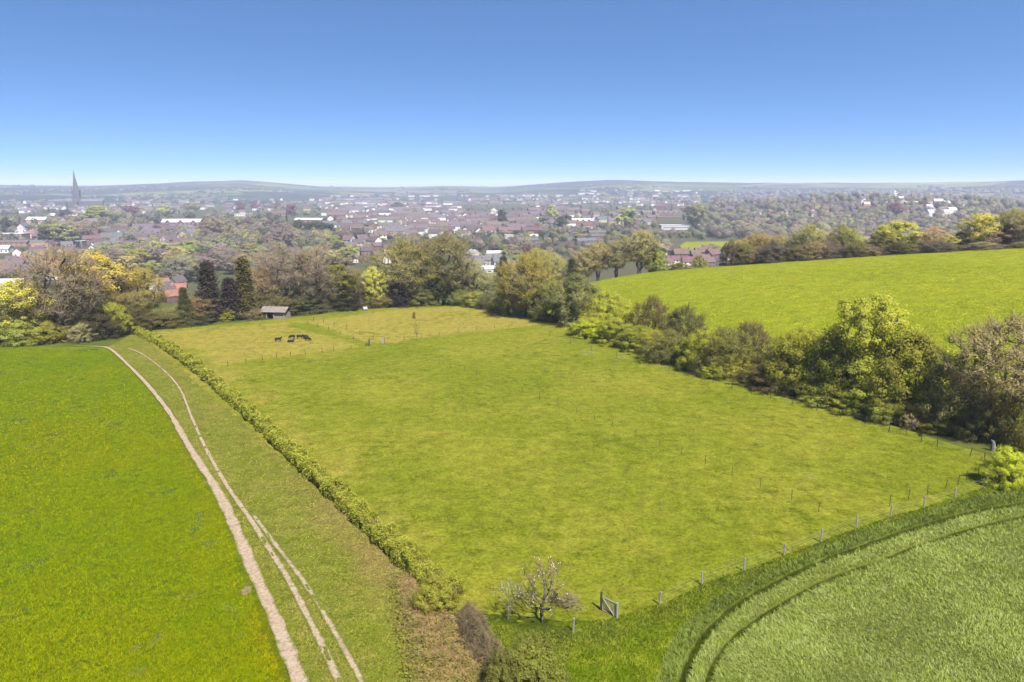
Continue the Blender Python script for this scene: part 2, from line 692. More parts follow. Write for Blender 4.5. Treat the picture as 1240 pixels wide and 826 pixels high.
def in_poly(X, Y, P):
    c = np.zeros(X.shape, bool)
    n = len(P)
    for i in range(n):
        x0, y0 = P[i]
        x1, y1 = P[(i + 1) % n]
        if y0 == y1:
            continue
        hit = ((Y < y0) != (Y < y1)) & (X < (x1 - x0) * (Y - y0) / (y1 - y0) + x0)
        c ^= hit
    return c


def soft_poly(X, Y, P, wdt):
    d, _ = seg_dist(X, Y, np.vstack([P, P[:1]]))
    return ss(-wdt, wdt, np.where(in_poly(X, Y, P), d, -d))


# --- lines of the place, read off the photograph and laid on the terrain
PATH = catmull(world([(92, 419.5), (118, 420), (130, 421.5), (140, 428), (160, 447), (180, 468), (205, 500), (230, 543), (262, 593), (285, 640), (305, 688), (330, 743), (348, 787), (364, 830), (376, 862)]), 420)
RUT = catmull(world([(150, 420.5), (170, 428), (195, 446), (217, 470), (233, 508), (250, 545), (275, 589), (300, 625), (325, 664), (350, 704), (374, 750), (394, 790), (414, 834), (428, 864)]), 420)
RUT2 = catmull(world([(305, 622), (335, 662), (362, 697), (384, 730), (404, 764), (424, 800), (442, 834), (458, 864)]), 260)
HEDGE = catmull(world([(163, 403), (188, 415), (215, 432), (250, 459), (290, 494), (330, 531), (370, 569), (410, 606), (450, 643), (487, 678), (520, 706), (552, 728)]), 300)
NEARF = catmull(world([(556, 742), (620, 764), (693, 767), (745, 749), (799, 734), (850, 710), (900.5, 693), (949, 674), (993.5, 657.5), (1037, 641), (1078, 627.6), (1118, 616), (1155.7, 604), (1195, 590), (1231.6, 577), (1290, 556)]), 260)
ROWLINE = world([(1290, 585), (1190, 543), (1100, 516), (1000, 482), (900, 449), (800, 421), (720, 402), (650, 386), (600, 374), (556, 366)])
FAREDGE = world([(166, 402), (230, 397), (300, 390), (345, 386), (400, 379), (450, 374), (500, 370), (556, 367)])
TRAM1 = catmull(world([(1330, 596), (1240, 612), (1180, 622), (1100, 645), (1040, 666), (980, 689), (930, 714), (890, 738), (862, 764), (842, 790), (828, 826), (822, 870)]), 260)
TRAM2 = catmull(world([(1330, 610), (1240, 628), (1180, 643), (1120, 661), (1060, 684), (1000, 706), (950, 733), (905, 763), (876, 790), (858, 826), (850, 870)]), 260)
CROPEDGE = catmull(world([(1330, 578), (1240, 593), (1180, 603), (1100, 627), (1035, 649), (970, 674), (915, 699), (870, 724), (835, 752), (810, 784), (796, 826), (790, 870)]), 260)

DRY = world([(160, 400), (330, 386), (470, 368), (560, 362), (620, 374), (668, 392), (600, 400), (520, 409), (463, 417), (447, 420), (380, 428), (300, 437), (262, 447), (235, 430)])
STRIP = world([(350, 392), (372, 391), (400, 400), (447, 416), (470, 417), (462, 423), (440, 421), (400, 408), (372, 401), (350, 396)])
FARBAND = world([(166, 405), (166, 398), (345, 383), (450, 371), (556, 363), (620, 372), (640, 384), (600, 380), (556, 371.5), (470, 376), (400, 386), (345, 391), (280, 396)])


def left_disp(X, Y):
    d, _ = seg_dist(X, Y, PATH[::4])
    return (.10 * fbm(X / 1.3, Y / 1.3, 4) + .16 * fbm(X / 5, Y / 5, 2)) * ss(.4, 2.0, d) + .05


def left_z1(X, Y):
    # yellower towards the near left corner, paler fringe along the path
    d, _ = seg_dist(X, Y, PATH)
    n = fbm(X / 9, Y / 9, 3)
    yel = .4 * ss(-34, -62, X * 1.0 - .25 * (Y - 60)) * ss(130, 70, Y) + .3 * ss(52, 38, Y)
    return np.clip(yel * (.75 + .8 * n) + .25 * ss(2.6, 1.0, d) * ss(95, 70, Y), 0, 1)


def left_z2(X, Y):
    d, _ = seg_dist(X, Y, PATH)
    n = fbm(X / 2.2, Y / 2.2, 3)
    bare = world([(185, 722), (215, 719), (250, 722), (285, 722), (300, 706), (306, 716), (292, 727), (240, 726), (190, 727)])
    return np.clip(.62 * ss(1.7, .6, d) * (.6 + .9 * n) + .85 * soft_poly(X, Y, bare, .6) * (.75 + n), 0, 1)


yl = PATH[:, 1]
LB = np.stack([-150 + 0 * yl, np.interp(np.linspace(0, 1, len(yl)), [0, 1], [142, 20])], -1)
pr = PATH.copy()
pr[:, 0] -= .2
# the field runs from the left to the path; its far edge is the row at the path's head
sel = PATH[np.argmax(PATH[:, 0] > at(128, 421)[0] - .3):]
selA = resample(sel, 360, 1.0) - np.array([.52, 0])
LBs = np.stack([np.full(360, -150.0), selA[:, 1] + (selA[:, 1] - 20) / 120 * 2.0], -1)
loft('crop_field', selA, LBs, 420, .03, M['crop'], 'bright green field of young wheat beside the chalk path', left_disp, {'z1': left_z1, 'z2': left_z2}, 1.25)


def verge_z1(X, Y):
    d, _ = seg_dist(X, Y, HEDGE)
    r, _ = seg_dist(X, Y, RUT)
    n = fbm(X / 4, Y / 4, 3)
    near = ss(75, 48, Y)
    return np.clip(ss(7, 1, d) * (.35 + .35 * near) + ss(1.4, .4, r) * .35 + .25 * n * near, 0, 1)


def verge_z2(X, Y):
    r, _ = seg_dist(X, Y, RUT2)
    r1, _ = seg_dist(X, Y, RUT)
    n = fbm(X / 3, Y / 3, 3)
    return np.clip(.42 * ss(1.6, .3, np.minimum(r, r1 + .3)) * ss(74, 60, Y) * (.8 + n) + .3 * ss(150, 125, Y) * 0, 0, 1)


HP = resample(np.vstack([HEDGE, world([(600, 790), (640, 870)])]), 360)
PP = resample(sel, 360) + np.array([.5, 0])
loft('grass_verge', PP, HP, 90, .02, M['verge'], 'rough grass verge between chalk path and clipped hedge', lambda X, Y: .05 * fbm(X / 1.2, Y / 1.2, 4) + .05, {'z1': verge_z1, 'z2': verge_z2})


def pad_z1(X, Y):
    d, _ = seg_dist(X, Y, HEDGE)
    n = fbm(X / 12, Y / 12, 3)
    z = soft_poly(X, Y, DRY, 4.0) * np.clip(.82 + .5 * fbm(X / 7, Y / 7, 4), 0, 1)
    z = np.maximum(z, ss(14, 2, d) * (.35 + .3 * n + .3 * ss(80, 140, Y)))
    z = z * (1 - soft_poly(X, Y, STRIP, 1.2)) * (1 - .9 * soft_poly(X, Y, FARBAND, 2.5))
    z = z + .25 * np.maximum(fbm(X / 20 + 3, Y / 20, 3), 0)
    return np.clip(z, 0, 1)


def pad_z2(X, Y):
    worn = world([(610, 412), (690, 404), (770, 432), (740, 452), (650, 440)])
    pale = world([(990, 566), (1030, 562), (1045, 571), (1020, 580), (985, 576)])
    return np.clip(.42 * soft_poly(X, Y, worn, 7) * (.8 + fbm(X / 3, Y / 3, 3)) + .55 * soft_poly(X, Y, pale, 3) * (.7 + 1.2 * fbm(X / 1.5, Y / 1.5, 3)) + .55 * ss(.25, .55, fbm(X / 7 + 8, Y / 7, 3)), 0, 1)


na = 320
nearA = resample(NEARF[:-20], na)
farA = resample(np.vstack([FAREDGE, world([(600, 374), (650, 386)]), ]), na)
rightx = ROWLINE
loft('paddock', nearA, farA, 330, .03, M['paddock'], 'grazed green paddock with a tan patch at its far end', lambda X, Y: .05 * fbm(X / 2.2, Y / 2.2, 4) + .05 * fbm(X / .7, Y / .7, 3) + .06, {'z1': pad_z1, 'z2': pad_z2}, 1.6)


def lush_z1(X, Y):
    d, _ = seg_dist(X, Y, NEARF)
    return np.clip(ss(4.5, .5, d) * .55 + .5 * fbm(X / 4, Y / 4, 3), 0, 1)


NF = resample(np.vstack([world([(600, 870), (575, 800)]), NEARF[:-5]]), 300)
loft('field_margin', NF, resample(CROPEDGE[::-1], 300), 70, .025, M['lush'], 'lush rough grass margin along the post fence', lambda X, Y: .14 * fbm(X / 1.1, Y / 1.1, 4) + .12, {'z1': lush_z1, 'z2': lambda X, Y: 0 * X})


def tram(X, Y):
    d1, _ = seg_dist(X, Y, TRAM1)
    d2, _ = seg_dist(X, Y, TRAM2)
    g = 1 + .9 * ss(38, 80, Y)
    return np.maximum(ss(.34, .15, d1 / g), .8 * ss(.3, .13, d2 / g)) * np.clip(1 + 1.0 * fbm(X / 3, Y / 3, 2), .75, 1)


def windrow(X, Y):
    wx = X + 1.2 * fbm(X / 7, Y / 7, 3)
    wy = Y + 1.2 * fbm(X / 7 + 9, Y / 7, 3)
    a = fbm(wx / 2.2 + wy / 6, wy / .8 - wx / 5, 4)
    return a


def barley_disp(X, Y):
    e, _ = seg_dist(X, Y, CROPEDGE[::4])
    return (.06 + (.18 + .08 * windrow(X, Y) + .04 * fbm(X / .4, Y / .4, 2)) * ss(0, 1.6, e)) * (1 - .95 * tram(X, Y))


CE = resample(CROPEDGE, 420)
BR = resample(np.array([[100, 88], [96, 50], [86, 22], [40, 14], [5, 16]]), 420)
def outer(X, Y):
    e, sd = seg_dist(X, Y, TRAM1[::4])
    return np.maximum(tram(X, Y), .62 * ss(-.2, .5, np.where(sd * OUT > 0, e, -e)))


_e, _s = seg_dist(np.array([CROPEDGE[120][0]]), np.array([CROPEDGE[120][1]]), TRAM1[::4])
OUT = float(_s[0])
loft('barley_field', CE, BR, 420, .03, M['barley'], 'wind combed pale green barley field with curved wheel tracks', barley_disp, {'z1': outer, 'z2': lambda X, Y: 0 * X}, 1.35)

HN = resample(np.vstack([[[135, -10]], ROWLINE + np.array([2.5, .8]), [[-14, 262]]]), 260)
HF = resample(np.array([[330, 40], [300, 150], [215, 215], [170, 222], [120, 235], [75, 256], [45, 276], [10, 280], [-12, 270]]), 260)
loft('hill_pasture', HN, HF, 220, .03, M['hillgrass'], 'bright green pasture rising over the brow of the hill', lambda X, Y: .06 * fbm(X / 2.5, Y / 2.5, 4) + .06, {'z1': lambda X, Y: np.clip(.6 * fbm(X / 25, Y / 25, 4) + .1, 0, 1)})


def strip(name, P, width, off, label, worn=0.0):
    """a worn track following polyline P with ragged edges"""
    T = np.gradient(P, axis=0)
    T /= np.linalg.norm(T, axis=1)[:, None]
    N = np.stack([T[:, 1], -T[:, 0]], -1)
    k = np.linspace(-1, 1, 9)
    s = np.concatenate([[0], np.cumsum(np.linalg.norm(np.diff(P, axis=0), axis=1))])
    wv = width * (.62 + .38 * ss(105, 45, P[:, 1])) * (1 + .3 * noise2(s / 2.5, s * 0 + width * 7))
    X = P[:, None, 0] + N[:, None, 0] * k[None] * wv[:, None]
    Y = P[:, None, 1] + N[:, None, 1] * k[None] * wv[:, None]
    Z = h(X, Y) + off - .03 * (1 - k[None] ** 2) + .012 * fbm(X / .5, Y / .5, 2)
    nr, nc = X.shape
    V = np.stack([X, Y, Z], -1).reshape(-1, 3)
    i, j = np.meshgrid(np.arange(nr - 1), np.arange(nc - 1), indexing='ij')
    Q = np.stack([i * nc + j, i * nc + j + 1, (i + 1) * nc + j + 1, (i + 1) * nc + j], -1).reshape(-1, 4)
    a, b, c = V[Q[0, 0]], V[Q[0, 1]], V[Q[0, 2]]
    if np.cross(b - a, c - a)[2] < 0:
        Q = Q[:, ::-1]
    q = np.linspace(0, 1, nr)
    e = np.abs(k)[None] ** 1.5 * np.ones((nr, 1)) * .8 + worn + .5 * ss(.04, 0, q)[:, None] + worn * .6 * noise2(s / 6, s * 0 + 3.3)[:, None]
    me = mesh_np(name, V, Q, None, {'e': ('POINT', 'FLOAT', e)}, True)
    tag(obj(name, me, M['path']), label, None, None, 'structure')


strip('path', PATH, .5, .12, 'pale chalk and gravel path along the wheat field')
strip('wheel_track', RUT, .28, .11, 'worn stony wheel rut beside the main path', .16)
strip('wheel_track', RUT2, .26, .11, 'second fainter wheel rut nearer the hedge', .34)

# ------------------------------------------------------------------ vegetation meshes
def frames(nrm):
    a = np.cross(nrm, np.array([0.31, 0.17, .93]))
    a /= np.linalg.norm(a, axis=1)[:, None] + 1e-9
    b = np.cross(nrm, a)
    return a, b


def cards(C, N, size, asp, rs, along=None):
    """a four-cornered leaf spray at each C facing N"""
    n = len(C)
    N = N / (np.linalg.norm(N, axis=1)[:, None] + 1e-9)
    if along is None:
        a, b = frames(N)
        th = rs.uniform(0, 2 * math.pi, n)
        c, s = np.cos(th)[:, None], np.sin(th)[:, None]
        a, b = a * c + b * s, b * c - a * s
    else:
        a = along / (np.linalg.norm(along, axis=1)[:, None] + 1e-9)
        b = np.cross(N, a)
        b /= np.linalg.norm(b, axis=1)[:, None] + 1e-9
    sz = (size * rs.uniform(.6, 1.4, n))[:, None]
    a = a * sz * .5
    b = b * sz * .5 * asp
    V = np.empty((n, 4, 3))
    V[:, 0] = C - a
    V[:, 1] = C - b + a * .15
    V[:, 2] = C + a
    V[:, 3] = C + b + a * .15
    Q = np.arange(n * 4).reshape(n, 4)
    return V.reshape(-1, 3), Q


def unit(a):
    return a / (np.linalg.norm(a, axis=1)[:, None] + 1e-9)


def skeleton(att, hb, rs, lean=0.0, stems=1, spread=.2):
    nodes, par = [], []
    for k in range(stems):
        ang = 2 * math.pi * k / stems + rs.uniform(0, 1)
        r = 0 if stems == 1 else spread
        prev = -1
        top = hb * rs.uniform(.85, 1.1)
        m = 5
        for i in range(m + 1):
            t = i / m
            nodes.append((r * .35 * math.cos(ang) + r * math.cos(ang) * t + lean * t * hb * .3 + rs.normal() * .04 * hb * t,
                          r * .35 * math.sin(ang) + r * math.sin(ang) * t + rs.normal() * .04 * hb * t, top * t))
            par.append(prev)
            prev = len(nodes) - 1
    nodes = [np.array(p) for p in nodes]
    base = np.array([0, 0, hb])
    order = np.argsort(np.linalg.norm((att - base) * np.array([1, 1, .8]), axis=1))
    plen = [0.0] * len(nodes)
    leafs = []
    for i in order:
        a = att[i]
        P = np.array(nodes)
        d = P - a
        dist = np.linalg.norm(d, axis=1)
        pen = np.where(P[:, 2] < hb * .55, 3.0, 0) + np.maximum(P[:, 2] - a[2], 0) * .8
        cost = dist + .35 * np.array(plen) + pen
        j = int(np.argmin(cost))
        L = dist[j]
        m = max(1, int(L / .7))
        prev = j
        p0 = nodes[j]
        side = rs.normal(size=3) * L * .08
        for q in range(1, m + 1):
            t = q / m
            p = p0 + (a - p0) * t + side * math.sin(math.pi * t) + np.array([0, 0, -.1 * L * math.sin(math.pi * t)])
            nodes.append(p)
            par.append(prev)
            plen.append(plen[prev] + L / m)
            prev = len(nodes) - 1
        leafs.append(prev)
    return np.array(nodes), np.array(par), leafs


def wood_mesh(name, nodes, par, r0, rmin=.012, expo=2.3):
    n = len(nodes)
    acc = np.zeros(n)
    kids = np.zeros(n, int)
    for i in range(n):
        if par[i] >= 0:
            kids[par[i]] += 1
    acc[kids == 0] = 1
    for i in range(n - 1, -1, -1):
        if par[i] >= 0:
            acc[par[i]] += acc[i]
    rad = np.maximum(r0 * (acc / acc.max()) ** (1 / expo), rmin)
    V, Q = [], []
    b = 0
    for i in range(n):
        p = par[i]
        if p < 0:
            continue
        k = 6 if rad[i] > .06 else 3
        d = nodes[i] - nodes[p]
        L = np.linalg.norm(d)
        if L < 1e-5:
            continue
        d = d / L
        a = np.cross(d, [0, 0, 1] if abs(d[2]) < .9 else [1, 0, 0])
        a /= np.linalg.norm(a)
        c = np.cross(d, a)
        ang = np.arange(k) * 2 * math.pi / k
        ring = np.cos(ang)[:, None] * a + np.sin(ang)[:, None] * c
        fl = 1.35 if nodes[p][2] < .02 else 1.0
        rp = min(rad[p], rad[i] * 1.5) * fl
        V.append(nodes[p] + ring * rp)
        V.append(nodes[i] + ring * rad[i])
        for q in range(k):
            q2 = (q + 1) % k
            Q.append((b + q, b + q2, b + k + q2, b + k + q))
        b += 2 * k
    return mesh_np(name, np.vstack(V), np.array(Q), None, None, True)


PROF = {
    'round': lambda t: np.sqrt(np.clip(1 - (2 * t - 1) ** 2, 0, 1)) * .97 + .03,
    'dome': lambda t: np.clip(1 - t ** 2.4, 0, 1) ** .6 * (.75 + .25 * np.minimum(t / .25, 1)),
    'vase': lambda t: np.sqrt(np.clip(1 - np.abs(2 * (t ** .75) - 1) ** 2.3, 0, 1)) * (.55 + .45 * np.minimum(t / .5, 1)),
    'cone': lambda t: np.clip(1.02 - t, 0, 1) ** .8,
    'column': lambda t: np.clip(1 - (2 * t - 1) ** 4, 0, 1) ** .5 * (1 - .35 * t),
}


def crown_points(n, prof, hb, H, W, rs, lump=.3, shell=.5, seed=0):
    """attractor points inside an uneven crown"""
    P = []
    ph = rs.uniform(0, 100)
    while len(P) < n:
        t = rs.uniform(0, 1)
        ang = rs.uniform(0, 2 * math.pi)
        env = PROF[prof](np.array(t)) * (1 + lump * 1.6 * float(noise2(ang * 1.1 + ph, t * 3 + ph)) + lump * 1.2 * float(noise2(ang * 2.9 + ph, t * 6 - ph)))
        r = rs.uniform(0, 1) ** shell
        if rs.uniform() > env + .15:
            continue
        P.append((math.cos(ang) * r * env * W / 2, math.sin(ang) * r * env * W / 2, hb + (H - hb) * t * (1 + .12 * lump * float(noise2(ang + ph, 3.3)))))
    return np.array(P)


def make_tree(name, seed, H=10.0, W=8.0, prof='round', hb=.3, natt=120, rc=.8, per=40, size=.28, asp=.6, r0=.22, lump=.35, shell=.45, stems=1, twigs=0,
              flat=.75, up=.35, low_skirt=0, spread=.25, leaf_mat='leaf'):
    """(trunk mesh, crown mesh): limbs grown to crown points, leaf sprays and twig sprays round every limb end"""
    rs = np.random.RandomState(seed)
    hbm = hb * H
    att = crown_points(natt, prof, hbm, H, W, rs, lump, shell)
    nodes, par, leafs = skeleton(att, max(hbm, .12 * H), rs, 0, stems, spread)
    wood = wood_mesh(name + '_wood', nodes, par, r0)
    wood.materials.append(M['bark'])
    tips = nodes[leafs]
    cen = np.array([0, 0, hbm + (H - hbm) * .45])
    Vs, Qs, vs, ns, b = [], [], [], [], 0
    if per > 0:
        k = rs.poisson(per, len(tips))
        idx = np.repeat(np.arange(len(tips)), k)
        off = rs.normal(size=(len(idx), 3))
        off /= np.linalg.norm(off, axis=1)[:, None]
        rad = rs.uniform(0, 1, len(idx)) ** .45
        csz = rc * rs.uniform(.6, 1.35, len(tips))[idx]
        C = tips[idx] + off * (rad * csz)[:, None] * np.array([1, 1, flat])
        C[:, 2] = np.maximum(C[:, 2], .05)
        out = C - cen
        out /= np.linalg.norm(out, axis=1)[:, None] + 1e-6
        N = off * .8 + out * .5 + np.array([0, 0, up]) + rs.normal(size=C.shape) * .35
        V, Q = cards(C, N, size, asp, rs)
        ns.append(off * .55 + out * .6 + np.array([0, 0, .3]))
        clump = rs.uniform(0, 1, len(tips))[idx]
        vs.append(np.clip(.5 * clump + .5 * rs.uniform(0, 1, len(idx)), 0, 1))
        Vs.append(V)
        Qs.append(Q)
        b += len(V)
    if twigs > 0:
        k = rs.poisson(twigs, len(tips))
        idx = np.repeat(np.arange(len(tips)), k)
        out = tips[idx] - cen
        out /= np.linalg.norm(out, axis=1)[:, None] + 1e-6
        dr = rs.normal(size=(len(idx), 3)) * .6 + out * .7 + np.array([0, 0, .35])
        dr /= np.linalg.norm(dr, axis=1)[:, None]
        L = rc * 1.5
        C = tips[idx] + dr * (rs.uniform(.1, .75, len(idx)) * L)[:, None]
        V, Q = cards(C, rs.normal(size=C.shape), L * .8, .04, rs, dr)
        Vs.append(V)
        Qs.append(Q + b)
        vs.append(rs.uniform(0, .8, len(idx)))
        ns.append(out + np.array([0, 0, .3]) + rs.normal(size=C.shape) * .3)
        b += len(V)
    crown = mesh_np(name + '_crown', np.vstack(Vs), np.vstack(Qs), None, {'v': ('FACE', 'FLOAT', np.concatenate(vs)), 'n': ('FACE', 'FLOAT_VECTOR', unit(np.vstack(ns)))})
    crown.materials.append(M[leaf_mat])
    return wood, crown


def make_conifer(name, seed, H=10.0, W=4.2, per=26):
    rs = np.random.RandomState(seed)
    nodes = [np.array([0, 0, H * .98 * i / 14]) for i in range(15)]
    par = [-1] + list(range(14))
    tips, dirs = [], []
    nb = 170
    for i in range(nb):
        t = .06 + .92 * (i / nb) ** .95
        z = H * t
        ang = i * 2.4 + rs.uniform(-.3, .3)
        L = W / 2 * (1.02 - t) ** .75 * rs.uniform(.65, 1.1) * min(1, .55 + t * 3)
        j = int(min(14, t * 14))
        prev = j
        for q in range(1, 4):
            f = q / 3
            p = np.array([math.cos(ang) * L * f, math.sin(ang) * L * f, z - .25 * L * f * f])
            nodes.append(p)
            par.append(prev)
            prev = len(nodes) - 1
            tips.append(p)
            dirs.append((math.cos(ang), math.sin(ang), -.4))
    wood = wood_mesh(name + '_wood', np.array(nodes), np.array(par), .17)
    wood.materials.append(M['bark'])
    tips, dirs = np.array(tips), np.array(dirs)
    k = rs.poisson(per, len(tips))
    idx = np.repeat(np.arange(len(tips)), k)
    C = tips[idx] + rs.normal(size=(len(idx), 3)) * np.array([.28, .28, .2])
    d = dirs[idx] + rs.normal(size=C.shape) * .5
    N = rs.normal(size=C.shape) * .5 + np.array([0, 0, .9]) + dirs[idx] * .4
    V, Q = cards(C, N, .3, .4, rs, d)
    cl = rs.uniform(0, 1, len(tips))[idx]
    crown = mesh_np(name + '_crown', V, Q, None, {'v': ('FACE', 'FLOAT', .6 * cl + .4 * rs.uniform(0, 1, len(idx))), 'n': ('FACE', 'FLOAT_VECTOR', unit(dirs[idx] + np.array([0, 0, .9])))})
    crown.materials.append(M['needle'])
    return wood, crown


TREES = {}


def variant(kind, maker, n, **k):
    TREES[kind] = [maker('%s_%d' % (kind, i), 100 * len(TREES) + i * 7 + 3, **k) for i in range(n)]


# nominal sizes: trees 10 m x 8 m, bushes 5 m x 6 m
variant('leafy', make_tree, 4, prof='round', hb=.2, natt=170, rc=.8, per=85, size=.24, lump=.45)
variant('fresh', make_tree, 3, prof='vase', hb=.12, natt=230, rc=.62, per=80, size=.19, lump=.35, stems=3, r0=.16, twigs=6)
variant('bare', make_tree, 5, prof='vase', hb=.2, natt=330, rc=.6, per=11, size=.12, twigs=32, lump=.35, r0=.26, shell=.55)
variant('halfbare', make_tree, 4, prof='vase', hb=.16, natt=300, rc=.66, per=40, size=.17, twigs=26, lump=.35, r0=.22, stems=2, shell=.5)
variant('tall', make_tree, 2, W=6.0, prof='column', hb=.3, natt=220, rc=.6, per=36, size=.17, twigs=14, lump=.45, r0=.2, stems=3, shell=.5)
variant('bush', make_tree, 6, H=5.0, W=6.0, prof='dome', hb=.04, natt=210, rc=.55, per=110, size=.14, lump=.42, stems=4, r0=.09, spread=.6, shell=.4, twigs=4)
variant('twiggy', make_tree, 4, H=5.0, W=6.0, prof='dome', hb=.04, natt=260, rc=.5, per=50, size=.12, lump=.4, stems=5, r0=.08, spread=.7, twigs=22, shell=.42)
variant('conifer', make_conifer, 3)
variant('pillar', make_conifer, 2, W=3.0)
# lighter meshes for trees far away in the valley
variant('far', make_tree, 6, prof='round', hb=.1, natt=90, rc=1.0, per=75, size=.42, asp=.8, lump=.45, r0=.2)
variant('farbare', make_tree, 4, prof='vase', hb=.12, natt=110, rc=.85, per=50, size=.3, asp=.7, twigs=8, lump=.4, r0=.2)
variant('farconifer', make_conifer, 2, per=5)
NOM = {'bush': (5., 6.), 'twiggy': (5., 6.), 'conifer': (10., 4.2), 'pillar': (10., 3.0), 'farconifer': (10., 4.2), 'tall': (10., 6.)}
_rt = random.Random(11)


def plant(kind, p, H, W, col, label, cat='tree', group=None, name=None, idx=None, rz=None, bark=None, sink=.15):
    var = TREES[kind]
    wood, crown = var[(_rt.randrange(len(var)) if idx is None else idx) % len(var)]
    nh, nw = NOM.get(kind, (10., 8.))
    name = name or {'bush': 'bush', 'twiggy': 'bush', 'conifer': 'conifer_tree', 'pillar': 'conifer_tree', 'farconifer': 'conifer_tree'}.get(kind, 'tree')
    t = empty(name, (p[0], p[1], p[2] - sink), _rt.uniform(0, 6.28) if rz is None else rz)
    s = (W / nw * 1.04, W / nw * 1.04, H / nh)
    o1 = obj('trunk', wood, None, t)
    o1.scale = s
    o2 = obj('crown', crown, None, t, color=col)
    o2.scale = s
    tag(t, label, cat, group)
    return t


def tint(c, k=1.0, j=.06):
    return tuple(max(.004, v * k * (1 + _rt.uniform(-j, j))) for v in c[:3]) + (1,)


KL = .92   # leaf sprays shade one another, so their own colour is a little brighter than the crown's


def L(r, g, b, k=1.0):
    if g > r:
        r = r + .9 * (g - r)
        b = b * .78
    elif r > g + 6:
        g = g + .3 * (r - g)
    m = (r + g) / 2
    b = b + .12 * (m - b) if b < m else b
    return lin(r, g, b, KL * k)

